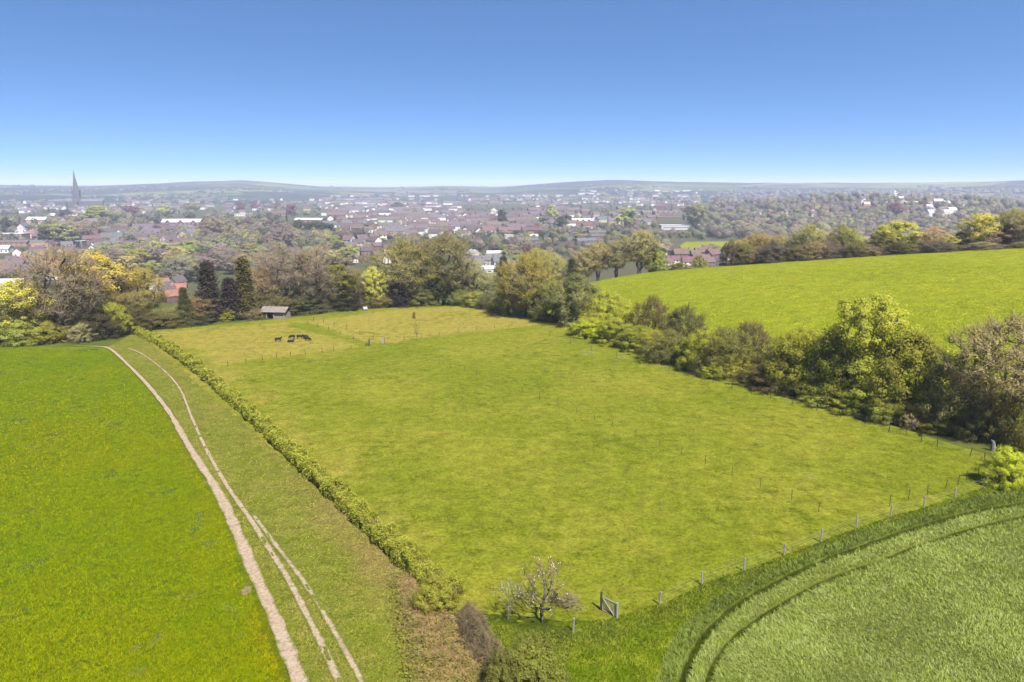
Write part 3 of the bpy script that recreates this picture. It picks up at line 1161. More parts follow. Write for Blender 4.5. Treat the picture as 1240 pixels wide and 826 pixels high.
# ------------------------------------------------------------------ trees and bushes one by one
# (u centre, v top, width in photo pixels, depth or ('b', v base), kind, colour, label, category)
LINE = 'trees along the far field edge'
spots = [
    (24, 334, 70, 147, 'leafy', L(180, 168, 64), 'yellow green tree at the far edge of the wheat field, beside the big bare tree', 'tree'),
    (82, 300, 100, 153, 'bare', L(156, 130, 102), 'big bare brown tree with pale trunk above the head of the path', 'tree'),
    (122, 303, 74, 168, 'leafy', L(180, 148, 60), 'tall golden tree behind the big bare brown tree', 'tree'),
    (146, 326, 26, 170, 'conifer', L(92, 80, 60), 'narrow dark brown tree against the golden tree', 'tree'),
    (174, 324, 54, 178, 'halfbare', L(156, 136, 66), 'round olive tan tree left of the red roofed houses', 'tree'),
    (40, 345, 60, 165, 'halfbare', L(150, 130, 90), 'brown twiggy tree just behind the yellow green tree', 'tree'),
    (148, 352, 56, 165, 'halfbare', L(140, 124, 70), 'brown olive tree below the golden tree', 'tree'),
    (208, 372, 52, 172, 'halfbare', L(128, 118, 66), 'olive brown scrub tree below the red roofed houses', 'tree'),
    (242, 358, 42, 176, 'halfbare', L(146, 116, 80), 'russet bare tree between two dark conifers', 'tree'),
    (226, 346, 22, 172, 'conifer', L(66, 78, 46), 'small pointed green conifer left of the broad dark conifer', 'conifer'),
    (256, 314, 38, 178, 'conifer', L(64, 56, 46), 'broad tall dark conifer beside the paddock corner', 'conifer'),
    (281, 334, 34, 181, 'conifer', L(60, 54, 46), 'shorter dark conifer between the two tallest conifers', 'conifer'),
    (299, 310, 27, 183, 'pillar', L(84, 74, 40), 'slim conifer with golden tip beside the field shelter', 'conifer'),
    (274, 372, 26, 179, 'bush', L(120, 138, 50), 'light green bush at the foot of the dark conifers', 'bush'),
    (318, 322, 46, 196, 'bare', L(176, 130, 92), 'orange brown bare tree behind the field shelter', 'tree'),
    (346, 297, 72, 200, 'bare', L(152, 126, 104), 'large bare brown tree rising behind the field shelter', 'tree'),
    (384, 299, 74, 199, 'bare', L(156, 132, 108), 'large bare tree with dark ivy trunk, right of the shelter', 'tree'),
    (411, 318, 46, 202, 'leafy', L(112, 116, 52), 'olive green ivy clad tree beside the ivy trunked bare tree', 'tree'),
    (433, 326, 30, 206, 'bare', L(150, 120, 86), 'thin brown tree between ivy clad tree and lime tree', 'tree'),
    (453, 322, 32, 207, 'fresh', L(188, 182, 70), 'bright lime yellow tree in the far tree line', 'tree'),
    (488, 291, 74, 215, 'halfbare', L(142, 130, 72), 'tall olive bare tree left of the tallest tree of the far line', 'tree'),
    (537, 283, 80, 222, 'halfbare', L(132, 118, 66), 'tallest olive brown tree at the far paddock corner', 'tree'),
    (482, 342, 40, 211, 'conifer', L(58, 46, 44), 'very dark broad evergreen at the far paddock edge', 'conifer'),
    (511, 350, 42, 214, 'bush', L(100, 112, 56), 'mid green bush between dark evergreen and ivy thicket', 'bush'),
    (531, 322, 42, 217, 'leafy', L(70, 78, 48), 'dark green ivy mass on the tallest olive tree', 'tree'),
    (569, 312, 34, 224, 'halfbare', L(168, 160, 96), 'pale olive tree right of the tallest tree', 'tree'),
    (588, 328, 40, 226, 'halfbare', L(158, 150, 100), 'small pale tree where the bush row meets the tree line', 'tree'),
    (420, 345, 34, 200, 'bush', L(60, 64, 46), 'dark bush under the olive green ivy clad tree', 'bush'),
    (330, 356, 60, 192, 'twiggy', L(110, 96, 62), 'brown scrub right behind the field shelter', 'bush'),
    (366, 358, 50, 194, 'bush', L(88, 88, 52), 'dark clipped bush right of the field shelter', 'bush'),
    (455, 350, 40, 208, 'twiggy', L(140, 112, 64), 'russet scrub under the lime yellow tree', 'bush'),
    (398, 352, 40, 200, 'twiggy', L(120, 106, 70), 'brown scrub at the ivy trunk of the large bare tree', 'bush'),
    # understorey of the left end
    (26, 383, 56, 145, 'bush', L(150, 150, 62), 'rounded yellow green bush at the far wheat field corner', 'bush'),
    (3, 386, 36, 144, 'bush', L(84, 88, 46), 'dark bush at the edge of the picture behind the wheat', 'bush'),
    (60, 388, 40, 146, 'bush', L(132, 138, 62), 'olive green bush left of the pale trunk', 'bush'),
    (99, 390, 26, 147, 'bush', L(150, 148, 90), 'pale green bush right of the pale trunk', 'bush'),
    (120, 374, 50, 152, 'bush', L(78, 74, 46), 'dark thicket above the head of the path', 'bush'),
    (140, 366, 40, 156, 'bush', L(144, 146, 62), 'fresh green bush above the dark path thicket', 'bush'),
    (160, 372, 44, 160, 'bush', L(98, 92, 50), 'dark olive bush behind the far hedge end', 'bush'),
    (188, 376, 46, 166, 'bush', L(104, 98, 52), 'olive brown bush just right of the far hedge end', 'bush'),
    (214, 384, 40, 170, 'twiggy', L(104, 92, 56), 'brown scrub bush below the olive scrub tree', 'bush'),
    (240, 382, 36, 173, 'bush', L(86, 86, 50), 'dark green bush left of the broad dark conifer', 'bush'),
    (306, 372, 34, 182, 'twiggy', L(136, 118, 82), 'pale brown scrub left of the field shelter', 'bush'),
    (86, 376, 60, 156, 'twiggy', L(120, 102, 74), 'brown scrub behind the pale trunk of the big bare tree', 'bush'),
    # the row of bushes that closes the far right corner of the paddock
    (557, 350, 30, ('b', 370), 'bush', L(108, 116, 62), 'grey green bush at the far paddock corner under tallest tree', 'bush'),
    (574, 352, 30, ('b', 372), 'bush', L(134, 138, 72), 'pale olive bush second along from far paddock corner', 'bush'),
    (592, 355, 30, ('b', 374), 'twiggy', L(112, 106, 62), 'brown olive bush in front of small pale tree', 'bush'),
    (608, 358, 30, ('b', 377), 'bush', L(120, 128, 56), 'green bush left of the olive brown hedgerow tree', 'bush'),
    # the big hedgerow on the right
    (634, 309, 62, ('b', 384), 'halfbare', L(150, 128, 60), 'olive brown leafing tree at the far end of the hedgerow', 'tree'),
    (622, 345, 40, ('b', 381), 'bush', L(142, 142, 56), 'yellow green bush at foot of olive brown hedgerow tree', 'bush'),
    (664, 336, 46, ('b', 388), 'bush', L(118, 128, 72), 'dull green bush between olive tree and grey green bush', 'bush'),
    (697, 331, 66, ('b', 393), 'bush', L(112, 122, 84), 'large grey green bush of the hedgerow', 'bush'),
    (735, 351, 54, ('b', 402), 'bush', L(150, 156, 52), 'yellow green bush next to the large grey green bush', 'bush'),
    (713, 384, 46, ('b', 408), 'bush', L(154, 162, 46), 'low lime bush at the fence under yellow green bush', 'bush'),
    (744, 384, 46, ('b', 416), 'bush', L(140, 152, 46), 'low fresh green bush, second along the fence', 'bush'),
    (787, 359, 48, ('b', 418), 'twiggy', L(108, 96, 52), 'dark brown topped bush in mid hedgerow', 'bush'),
    (828, 372, 52, ('b', 428), 'twiggy', L(100, 90, 52), 'dark ivy brown bush right of the brown topped bush', 'bush'),
    (775, 394, 50, ('b', 424), 'bush', L(134, 138, 52), 'olive bush in front of the dark brown topped bush', 'bush'),
    (808, 400, 54, ('b', 438), 'twiggy', L(122, 122, 54), 'olive twiggy bush leaning over the fence', 'bush'),
    (846, 398, 50, ('b', 448), 'bush', L(146, 154, 48), 'lime flecked bush in the middle of the hedgerow', 'bush'),
    (872, 396, 58, ('b', 455), 'twiggy', L(122, 122, 54), 'broad olive bush left of the hedgerow gap', 'bush'),
    (908, 390, 60, ('b', 452), 'twiggy', L(104, 98, 54), 'dark twiggy bush behind the hedgerow gap', 'bush'),
    (866, 436, 36, ('b', 457), 'bush', L(150, 158, 50), 'small lime bush low at the fence before the gap', 'bush'),
    (964, 394, 68, ('b', 474), 'bush', L(128, 142, 46), 'fresh green bush right of the hedgerow gap', 'bush'),
    (1043, 351, 76, ('b', 490), 'leafy', L(152, 156, 54), 'tall rounded fresh green tree above the hedgerow', 'tree'),
    (1008, 396, 66, ('b', 486), 'bush', L(112, 118, 48), 'deep green bush left under the tall fresh green tree', 'bush'),
    (1094, 400, 92, ('b', 503), 'bush', L(122, 128, 50), 'big dark green bush right of the tall fresh tree', 'bush'),
    (1052, 426, 84, ('b', 496), 'bush', L(146, 152, 60), 'large green bush in front of the tall fresh tree', 'bush'),
    (1006, 462, 58, ('b', 490), 'bush', L(146, 158, 60), 'low spreading green bush at the fence', 'bush'),
    (1076, 470, 56, ('b', 508), 'bush', L(118, 124, 56), 'low dull green bush by the wire fence', 'bush'),
    (1124, 456, 40, ('b', 512), 'bush', L(164, 172, 44), 'bright lime bush beside brown twiggy bush', 'bush'),
    (1152, 430, 76, ('b', 520), 'twiggy', L(134, 124, 64), 'brown olive twiggy bush left of the tall bare hedgerow tree', 'bush'),
    (1198, 383, 96, ('b', 528), 'halfbare', L(160, 136, 88), 'tall bare brown tree at the near end of the hedgerow', 'tree'),
    (1240, 446, 66, ('b', 540), 'twiggy', L(128, 122, 58), 'olive bush right of the tall bare hedgerow tree', 'bush'),
    (1178, 470, 50, ('b', 530), 'twiggy', L(120, 114, 56), 'dark olive scrub at the foot of tall bare tree', 'bush'),
    (1215, 541, 46, ('b', 588), 'bush', L(166, 174, 44), 'bright lime bush at the fence corner', 'bush'),
    (930, 440, 62, ('b', 470), 'twiggy', L(112, 92, 60), 'low brown bramble filling the hedgerow gap', 'bush'),
    (722, 378, 44, ('b', 406), 'twiggy', L(158, 164, 52), 'low lime bush at the foot of the hedgerow, first along the wire fence', 'bush'),
    (762, 388, 48, ('b', 416), 'bush', L(134, 140, 56), 'low green bush at the foot of the hedgerow, second along the wire fence', 'bush'),
    (794, 400, 46, ('b', 428), 'bush', L(148, 152, 54), 'low fresh green bush at the foot of the hedgerow, third along the wire fence', 'bush'),
    (826, 410, 46, ('b', 438), 'twiggy', L(120, 122, 54), 'low dull olive bush at the foot of the hedgerow, fourth along the wire fence', 'bush'),
    (856, 422, 42, ('b', 450), 'bush', L(140, 138, 60), 'low pale olive bush at the foot of the hedgerow, fifth along the wire fence', 'bush'),
    (888, 428, 46, ('b', 456), 'bush', L(148, 152, 54), 'low fresh green bush at the foot of the hedgerow, sixth along the wire fence', 'bush'),
    (945, 440, 46, ('b', 468), 'twiggy', L(134, 140, 56), 'low green bush at the foot of the hedgerow, seventh along the wire fence', 'bush'),
    (984, 454, 46, ('b', 482), 'bush', L(120, 122, 54), 'low dull olive bush at the foot of the hedgerow, eighth along the wire fence', 'bush'),
    (1030, 470, 52, ('b', 498), 'bush', L(148, 152, 54), 'low fresh green bush at the foot of the hedgerow, ninth along the wire fence', 'bush'),
    (1070, 480, 50, ('b', 508), 'twiggy', L(140, 138, 60), 'low pale olive bush at the foot of the hedgerow, tenth along the wire fence', 'bush'),
    (1108, 486, 46, ('b', 514), 'bush', L(134, 140, 56), 'low green bush at the foot of the hedgerow, eleventh along the wire fence', 'bush'),
    (1140, 494, 50, ('b', 522), 'bush', L(120, 122, 54), 'low dull olive bush at the foot of the hedgerow, twelfth along the wire fence', 'bush'),
    # tree belt behind the brow of the hill pasture
    (650, 300, 40, 262, 'halfbare', L(160, 142, 66), 'golden olive tree behind the far end of the hedgerow', 'tree'),
    (610, 308, 22, 268, 'conifer', L(66, 74, 54), 'small dark conifer beside golden olive tree', 'conifer'),
    (692, 312, 18, 258, 'conifer', L(62, 66, 48), 'slim dark conifer left of the tall pale stemmed trees', 'conifer'),
    (668, 306, 36, 270, 'halfbare', L(170, 160, 84), 'pale yellow olive tree behind the hedgerow', 'tree'),
    (706, 300, 36, 262, 'halfbare', L(164, 150, 96), 'pale brown tree right of the slim dark conifer', 'tree'),
    (724, 292, 34, 262, 'tall', L(160, 148, 82), 'shorter pale stemmed tree beside the brow of the hill', 'tree'),
    (746, 290, 34, 260, 'tall', L(156, 144, 82), 'middle pale stemmed tree at brow of the hill', 'tree'),
    (774, 278, 46, 258, 'tall', L(158, 142, 82), 'tallest pale stemmed tree at brow of the hill', 'tree'),
    (793, 300, 26, 260, 'bush', L(142, 150, 70), 'green bush at the foot of tallest pale stemmed tree', 'bush'),
    (822, 318, 34, 262, 'bush', L(96, 112, 46), 'low dark green bush beside the red roof', 'bush'),
    (846, 308, 22, 285, 'bush', L(120, 134, 80), 'grey green bush between the red roofs', 'bush'),
    (898, 288, 30, 246, 'halfbare', L(166, 150, 76), 'olive tan tree where the hilltop belt begins', 'tree'),
    (918, 281, 34, 244, 'halfbare', L(156, 140, 74), 'tan tree second in the hilltop belt', 'tree'),
    (942, 284, 30, 241, 'halfbare', L(160, 146, 84), 'pale tan tree third in the hilltop belt', 'tree'),
    (960, 286, 30, 239, 'bare', L(152, 136, 96), 'grey brown bare tree in the hilltop belt', 'tree'),
    (980, 272, 34, 236, 'halfbare', L(164, 150, 70), 'taller yellow olive tree in the hilltop belt', 'tree'),
    (1003, 282, 30, 234, 'bare', L(152, 134, 100), 'bare fawn tree right of taller yellow olive tree', 'tree'),
    (1020, 272, 30, 232, 'halfbare', L(156, 146, 72), 'olive tree left of the pale sallow bush', 'tree'),
    (1040, 284, 30, 230, 'bush', L(158, 160, 98), 'pale sallow bush in the hilltop belt', 'bush'),
    (1055, 282, 14, 228, 'conifer', L(86, 78, 60), 'slim dark conifer left of the bright lime tree', 'conifer'),
    (1086, 266, 54, 225, 'leafy', L(168, 166, 62), 'bright lime green round tree on the hilltop', 'tree'),
    (1072, 276, 34, 223, 'halfbare', L(172, 158, 72), 'tan tree overlapping the bright lime tree', 'tree'),
    (1108, 288, 26, 221, 'bush', L(178, 178, 92), 'pale yellow bush right of the bright lime tree', 'bush'),
    (1126, 274, 36, 220, 'bare', L(176, 146, 108), 'fawn bare tree right of the pale yellow bush', 'tree'),
    (1118, 290, 30, 217, 'twiggy', L(110, 92, 70), 'dark scrub below the fawn bare tree', 'bush'),
    (1150, 283, 26, 217, 'leafy', L(180, 168, 72), 'small yellow olive tree beside dark holly', 'tree'),
    (1160, 280, 20, 216, 'bush', L(76, 76, 50), 'dark holly bush in the hilltop belt', 'bush'),
    (1184, 257, 42, 214, 'leafy', L(178, 172, 66), 'tall yellow olive tree on the hilltop', 'tree'),
    (1196, 278, 40, 211, 'bare', L(178, 144, 114), 'pinkish bare tree between tall yellow and dark ivy trees', 'tree'),
    (1221, 253, 38, 211, 'halfbare', L(146, 140, 62), 'tall olive tree with dark ivy at the hilltop edge', 'tree'),
    (1219, 270, 24, 208, 'conifer', L(74, 62, 46), 'dark ivy column beside tall olive tree', 'tree'),
    (1241, 258, 46, 208, 'bare', L(186, 150, 124), 'pinkish bare tree cut off by the picture edge', 'tree'),
]
lowbelt = [(u, 292 + (i % 3) * 3, 26 + (i % 4) * 5, d - 4 + (i % 3)) for i, (u, d) in enumerate(zip(range(884, 1250, 17), np.linspace(246, 204, 22)))]
BW = ['dark brown', 'olive', 'fawn', 'grey brown']
BC = [L(96, 84, 56), L(124, 118, 60), L(146, 126, 86), L(112, 98, 80)]
for i, (u, vt, wd, d) in enumerate(lowbelt):
    spots.append((u, vt, wd, d, 'twiggy', BC[i % 4], None, 'bush'))
NUM = ['first', 'second', 'third', 'fourth', 'fifth', 'sixth', 'seventh', 'eighth', 'ninth', 'tenth', 'eleventh', 'twelfth', 'thirteenth', 'fourteenth', 'fifteenth', 'sixteenth',
       'seventeenth', 'eighteenth', 'nineteenth', 'twentieth']
NUM += ['twenty-' + x for x in NUM[:9]] + ['thirtieth'] + ['thirty-' + x for x in NUM[:9]]


def ordinal(i):
    return NUM[i] if i < len(NUM) else 'number %d' % (i + 1)


bi = 0
cnt = {}
for (u, vt, wd, dep, kind, col, label, cat) in spots:
    p = at(u, dep[1]) if isinstance(dep, tuple) else at_depth(u, dep)
    H = max(1.2, z_at(vt, p[1]) - p[2])
    W = wd * px_size(p)
    if label is None:
        label = 'low %s bush at the top edge of the hill pasture, %s from its left' % (BW[bi % 4], ordinal(bi // 4))
        bi += 1
    grp = 'trees of the hilltop belt' if (u > 880 and vt < 300) else ('bushes and trees of the hedgerow' if isinstance(dep, tuple) else 'trees and bushes along the far field edge')
    k = cnt[kind] = cnt.get(kind, -1) + 1
    plant(kind, p, H * .97, W * (1.14 if isinstance(dep, tuple) else 1.06), tint(col), label, cat, grp, idx=k)


# ------------------------------------------------------------------ clipped hedge, brambles, blossom tree
def hedge_mesh(P, wid, hgt, n, seed, size):
    rs = np.random.RandomState(seed)
    s = np.concatenate([[0], np.cumsum(np.linalg.norm(np.diff(P, axis=0), axis=1))])
    T = np.gradient(P, axis=0)
    T /= np.linalg.norm(T, axis=1)[:, None]
    # more sprays where the hedge is near
    wgt = 1 / np.clip(np.interp(np.linspace(0, s[-1], 400), s, P[:, 1]), 40, 200) ** 1.1
    cdf = np.cumsum(wgt)
    q = np.interp(rs.uniform(0, cdf[-1], n), cdf, np.linspace(0, s[-1], 400))
    x0, y0 = np.interp(q, s, P[:, 0]), np.interp(q, s, P[:, 1])
    tx, ty = np.interp(q, s, T[:, 0]), np.interp(q, s, T[:, 1])
    ang = rs.uniform(0, math.pi, n)
    lump = 1 + .42 * noise2(q / 1.7, ang * .7) + .4 * noise2(q / .8, ang * 1.6 + 9) + .4 * noise2(q / 4, 0 * q)
    rad = rs.uniform(.25, 1, n) ** .35 * lump
    e = .62
    ca, sa = np.cos(ang), np.sin(ang)
    off = np.sign(ca) * np.abs(ca) ** e * wid * .5 * rad
    z = sa ** e * hgt * rad * (.9 + .42 * noise2(q / 3.1, 5 + 0 * q) + .2 * noise2(q / 1.1, 8 + 0 * q)) + rs.uniform(0, .1, n)
    X, Y = x0 + ty * off, y0 - tx * off
    C = np.stack([X, Y, h(X, Y) + z], -1)
    N = np.stack([ty * ca, -tx * ca, sa + .25], -1) + rs.normal(size=(n, 3)) * .45
    dist = np.clip(y0 / 60, .75, 2.4)
    V, Q = cards(C, N, size * dist, .6, rs)
    v = np.clip(.5 + .6 * noise2(q / 1.1, ang * 1.3) + rs.uniform(-.35, .35, n), 0, 1)
    return mesh_np('hedge_foliage', V, Q, None, {'v': ('FACE', 'FLOAT', v), 'n': ('FACE', 'FLOAT_VECTOR', unit(N))})


def stems_mesh(P, wid, hgt, n, seed):
    rs = np.random.RandomState(seed)
    i = rs.randint(0, len(P) - 1, n)
    t = rs.uniform(0, 1, n)[:, None]
    b = P[i] * (1 - t) + P[i + 1] * t
    d = rs.normal(size=(n, 3)) * np.array([.35, .35, .2]) + np.array([0, 0, 1])
    x = b[:, 0] + rs.normal(size=n) * wid * .2
    y = b[:, 1] + rs.normal(size=n) * wid * .2
    C = np.stack([x, y, h(x, y) + hgt * .45], -1)
    V, Q = cards(C, rs.normal(size=(n, 3)), hgt * 1.0, .04, rs, d)
    return mesh_np('hedge_stems', V, Q, None, {'v': ('FACE', 'FLOAT', rs.uniform(0, 1, n)), 'n': ('FACE', 'FLOAT_VECTOR', np.tile(np.array([0, -.5, .85]), (n, 1)))})


hp = resample(np.vstack([HEDGE, world([(548, 728)])])[:300], 200)
hg = empty('hedge', (HEDGE[150][0], HEDGE[150][1], float(h(*HEDGE[150]))))
hloc = Matrix.Translation(hg.location).inverted()


def under(o, root):
    o.parent = root
    o.matrix_parent_inverse = Matrix.Translation(root.location).inverted()
    return o


under(obj('foliage', hedge_mesh(hp, 1.75, 1.75, 150000, 5, .14), M['hedge'], color=L(136, 143, 50)), hg)
under(obj('stems', stems_mesh(hp, 1.3, 1.5, 9000, 6), M['twig'], color=L(96, 78, 56)), hg)
tag(hg, 'long clipped leafy hedge between the path verge and the paddock', 'hedge')


def mound(name, P, wids, hgts, n, seed, size, asp, col, label, cat, mat='twig', flat=.3):
    """a sprawling heap of stems: sprays over an uneven bank along polyline P"""
    rs = np.random.RandomState(seed)
    P = np.asarray(P)
    q = rs.uniform(0, 1, n)
    k = np.linspace(0, 1, len(P))
    x0, y0 = np.interp(q, k, P[:, 0]), np.interp(q, k, P[:, 1])
    wd, hg_ = np.interp(q, k, wids), np.interp(q, k, hgts)
    a, r = rs.uniform(0, 2 * math.pi, n), rs.uniform(0, 1, n) ** .6 * 1.2
    X, Y = x0 + np.cos(a) * r * wd, y0 + np.sin(a) * r * wd
    top = hg_ * np.sqrt(np.clip(1 - r ** 2, 0, 1)) * (1 + .9 * fbm(X / .9, Y / .9, 3)) + .05
    z = top * rs.uniform(.35, 1, n) ** .5
    C = np.stack([X, Y, h(X, Y) + z + .05], -1)
    d = np.stack([np.cos(a), np.sin(a), flat * rs.normal(size=n)], -1) + rs.normal(size=(n, 3)) * .8
    N = np.stack([np.cos(a) * r, np.sin(a) * r, 1.0 + 0 * r], -1) + rs.normal(size=(n, 3)) * .5
    V, Q = cards(C, N, size, asp, rs, d)
    v = np.clip(.5 + .5 * fbm(X / .8, Y / .8, 2) + rs.uniform(-.4, .4, n), 0, 1)
    o = obj(name, mesh_np(name, V, Q, None, {'v': ('FACE', 'FLOAT', v), 'n': ('FACE', 'FLOAT_VECTOR', unit(N))}), M[mat], color=col)
    return tag(o, label, cat) if label else o


bp = world([(492, 704), (512, 738), (536, 785), (556, 840)])
mound('bramble_thicket', bp, [.9, 1.7, 2.3, 2.4], [.3, .6, .75, .7], 30000, 21, .26, .07, L(138, 104, 72), 'dead brown bramble bank at the near end of the hedge', 'brambles')
mound('nettles', bp, [1.3, 2.2, 3.0, 3.0], [.25, .5, .6, .6], 9000, 25, .2, .4, L(118, 128, 56), 'green nettles pushing through the dead brown bramble bank', 'nettles', 'leaf', .5)
mound('bramble_bush', world([(566, 752), (578, 782), (596, 806), (612, 822)]), [.9, 1.1, 1.0, .8], [1.3, 1.7, 1.2, .8], 34000, 22, .28, .06, L(104, 86, 64), 'dark brown tangle of bramble stems beside the end of the hedge', 'brambles')
for (u, vt, wd, vb, col, lab) in [(528, 694, 52, 736, L(140, 142, 54), 'last green hedge bush before the dead brambles'), (642, 768, 84, 838, L(124, 122, 44), 'yellow olive bush at the lower picture edge by the brambles'),
                                  (608, 782, 54, 850, L(112, 112, 46), 'small olive bush cut by the lower picture edge, touching brown bramble stems')]:
    p = at(u, vb)
    plant('bush', p, z_at(vt, p[1] + .4) - p[2], wd * px_size(p), tint(col), lab, 'bush')

# blossom tree: gnarled stems, sparse twigs, white petals
TREES['blossom'] = [make_tree('blossom_0', 901, H=5.0, W=5.0, prof='round', hb=.3, natt=90, rc=.45, per=4, size=.12, twigs=14, lump=.5, r0=.13, stems=2, spread=.15)]
TREES['sapling'] = [make_tree('sapling_0', 902, H=5.0, W=4.0, prof='vase', hb=.35, natt=60, rc=.4, per=6, size=.12, twigs=12, lump=.5, r0=.07, stems=2, spread=.12)]
NOM['blossom'] = (5., 5.)
NOM['sapling'] = (5., 4.)


def petals(root, crown, n, seed, H, W):
    rs = np.random.RandomState(seed)
    V0 = np.empty(len(crown.vertices) * 3, np.float32)
    crown.vertices.foreach_get('co', V0)
    V0 = V0.reshape(-1, 3)
    C = V0[rs.randint(0, len(V0), n)] + rs.normal(size=(n, 3)) * .06
    V, Q = cards(C, rs.normal(size=(n, 3)) + np.array([0, -.4, .8]), .085, .9, rs)
    o = obj('blossom', mesh_np('blossom', V, Q, None, {'v': ('FACE', 'FLOAT', rs.uniform(.3, .8, n)), 'n': ('FACE', 'FLOAT_VECTOR', np.tile(np.array([0, -.5, .85]), (n, 1)))}), M['leaf'], root, color=(.75, .68, .66, 1))
    o.scale = (W, W, H)


p = at(656, 755)
Hh = z_at(681, p[1]) - p[2]
t = plant('blossom', p, Hh, 62 * px_size(p), L(150, 120, 86), 'small blossoming fruit tree with white flowers inside the paddock corner', 'tree', None, 'blossom_tree', 0, 1.0)
petals(t, TREES['blossom'][0][1], 170, 3, Hh / 5, 62 * px_size(p) / 5)
p = at(616, 752)
Hh = z_at(702, p[1]) - p[2]
t = plant('sapling', p, Hh, 36 * px_size(p), L(176, 172, 120), 'thin pale sapling left of the blossoming fruit tree', 'tree', None, 'sapling', 0, 2.0)
for c in t.children:
    if c.name.startswith('trunk'):
        wm = TREES['sapling'][0][0].copy()
        wm.materials.clear()
        wm.materials.append(M['bark_pale'])
        c.data = wm
p = at(1097, 528)
t = plant('sapling', p, z_at(501, p[1]) - p[2], 20 * px_size(p), L(196, 164, 132), 'small pinkish bare sapling at the hedgerow fence', 'tree', None, 'sapling', 0, .4)
p = at(505, 413)
t = plant('sapling', p, z_at(388, p[1]) - p[2], 9 * px_size(p), L(170, 146, 90), 'lone thin sapling on the boundary of the tan patch', 'tree', None, 'sapling', 0, 3.4)
p = at(690, 735)
plant('twiggy', p, 1.1, 1.6, tint(L(150, 140, 96)), 'little pale twiggy shrub right of the blossoming fruit tree', 'bush', None, 'shrub')
p = at(671, 730)
plant('bush', p, 1.0, .8, tint(L(92, 88, 40)), 'small dark shrub just behind the blossoming fruit tree', 'bush', None, 'shrub')
p = at(501.4, 386)
plant('twiggy', p, 2.0, .9, tint(L(124, 88, 60)), 'small upright brown shrub alone on the tan patch', 'bush', None, 'shrub')

# ------------------------------------------------------------------ the town in the valley
_rh = random.Random(77)
W_BRICK, W_RED, W_WHITE, W_CREAM, W_GREY = lin(176, 142, 130, K), lin(158, 112, 104, K), lin(240, 232, 226, K * 1.7), lin(222, 204, 182, K * 1.3), lin(170, 160, 158, K)
R_BROWN, R_RED, R_GREY, R_PURPLE, R_ORANGE, R_PALE = lin(146, 128, 120, K), lin(152, 120, 111, K), lin(142, 136, 140, K), lin(130, 112, 112, K), lin(196, 136, 112, K), lin(220, 218, 218, K * 1.5)
LOOK = {id(W_BRICK): 'brick', id(W_RED): 'red brick', id(W_WHITE): 'white', id(W_CREAM): 'cream', id(W_GREY): 'grey',
        id(R_BROWN): 'brown', id(R_RED): 'dark red', id(R_GREY): 'grey', id(R_PURPLE): 'purple brown', id(R_ORANGE): 'orange', id(R_PALE): 'pale'}


def house_meshes(Ln, Wd, H, Z, chim, wins, hip=False):
    a = MB()
    a.gable_wall(Ln, Wd, H, Z - .05)
    b = MB()
    b.gable(Ln, Wd, H, Z, .35, .2)
    cs = []
    for x in chim:
        c = MB()
        c.box((x, 0, Z + .35), (.9, .6, 1.5))
        c.box((x - .2, 0, Z + 1.25), (.22, .22, .35))
        c.box((x + .2, 0, Z + 1.25), (.22, .22, .35))
        cs.append(c.mesh('chimney'))
    ws = []
    for (x, z, ww, hh) in wins:
        for sgn in (-1, 1):
            m = MB()
            m.box((x, sgn * (Wd / 2 + .02), z), (ww, .1, hh))
            ws.append(m.mesh('window'))
    return a.mesh('house_wall'), b.mesh('house_roof'), cs, ws


def two_rows(Ln, n):
    xs = [(-Ln / 2) + Ln * (i + .5) / n for i in range(n)]
    return [(x, 1.6, 1.4, 1.2) for x in xs] + [(x, 4.1, 1.4, 1.2) for x in xs]


HM = [house_meshes(11, 8, 5.2, 8.6, (-5, 5), two_rows(11, 3)),
      house_meshes(8.5, 8, 5.2, 8.8, (3.6,), two_rows(8.5, 2)),
      house_meshes(26, 8.5, 5.4, 8.8, (-13, -6, 1, 8), two_rows(26, 6)),
      house_meshes(14, 9, 5.4, 9.2, (-6.4, 6.4), two_rows(14, 4)),
      house_meshes(18, 10, 3.6, 5.6, (), [(-5, 1.8, 3, 1.2), (0, 1.8, 3, 1.2), (5, 1.8, 3, 1.2)])]
PIECES = []   # houses beyond the individual ones, merged
placed = []   # footprints (x, y, r)


def clear(x, y, r):
    return all((x - a) ** 2 + (y - b) ** 2 > (r + c) ** 2 for a, b, c in placed)


def build_house(p, kind, rz, wc, rc, sc, windows):
    a, b, c, ws = HM[kind]
    t = empty('house', (p[0], p[1], p[2] - .3), rz)
    t.scale = (sc, sc, sc)
    obj('wall', a, M['wall'], t, color=wc)
    r = obj('roof', b, M['roof'], t, color=rc)
    for cm in c:
        obj('chimney', cm, M['wall'], r, color=W_BRICK)
    if windows:
        for wm in ws:
            obj('window', wm, M['pane'], t)
    return t


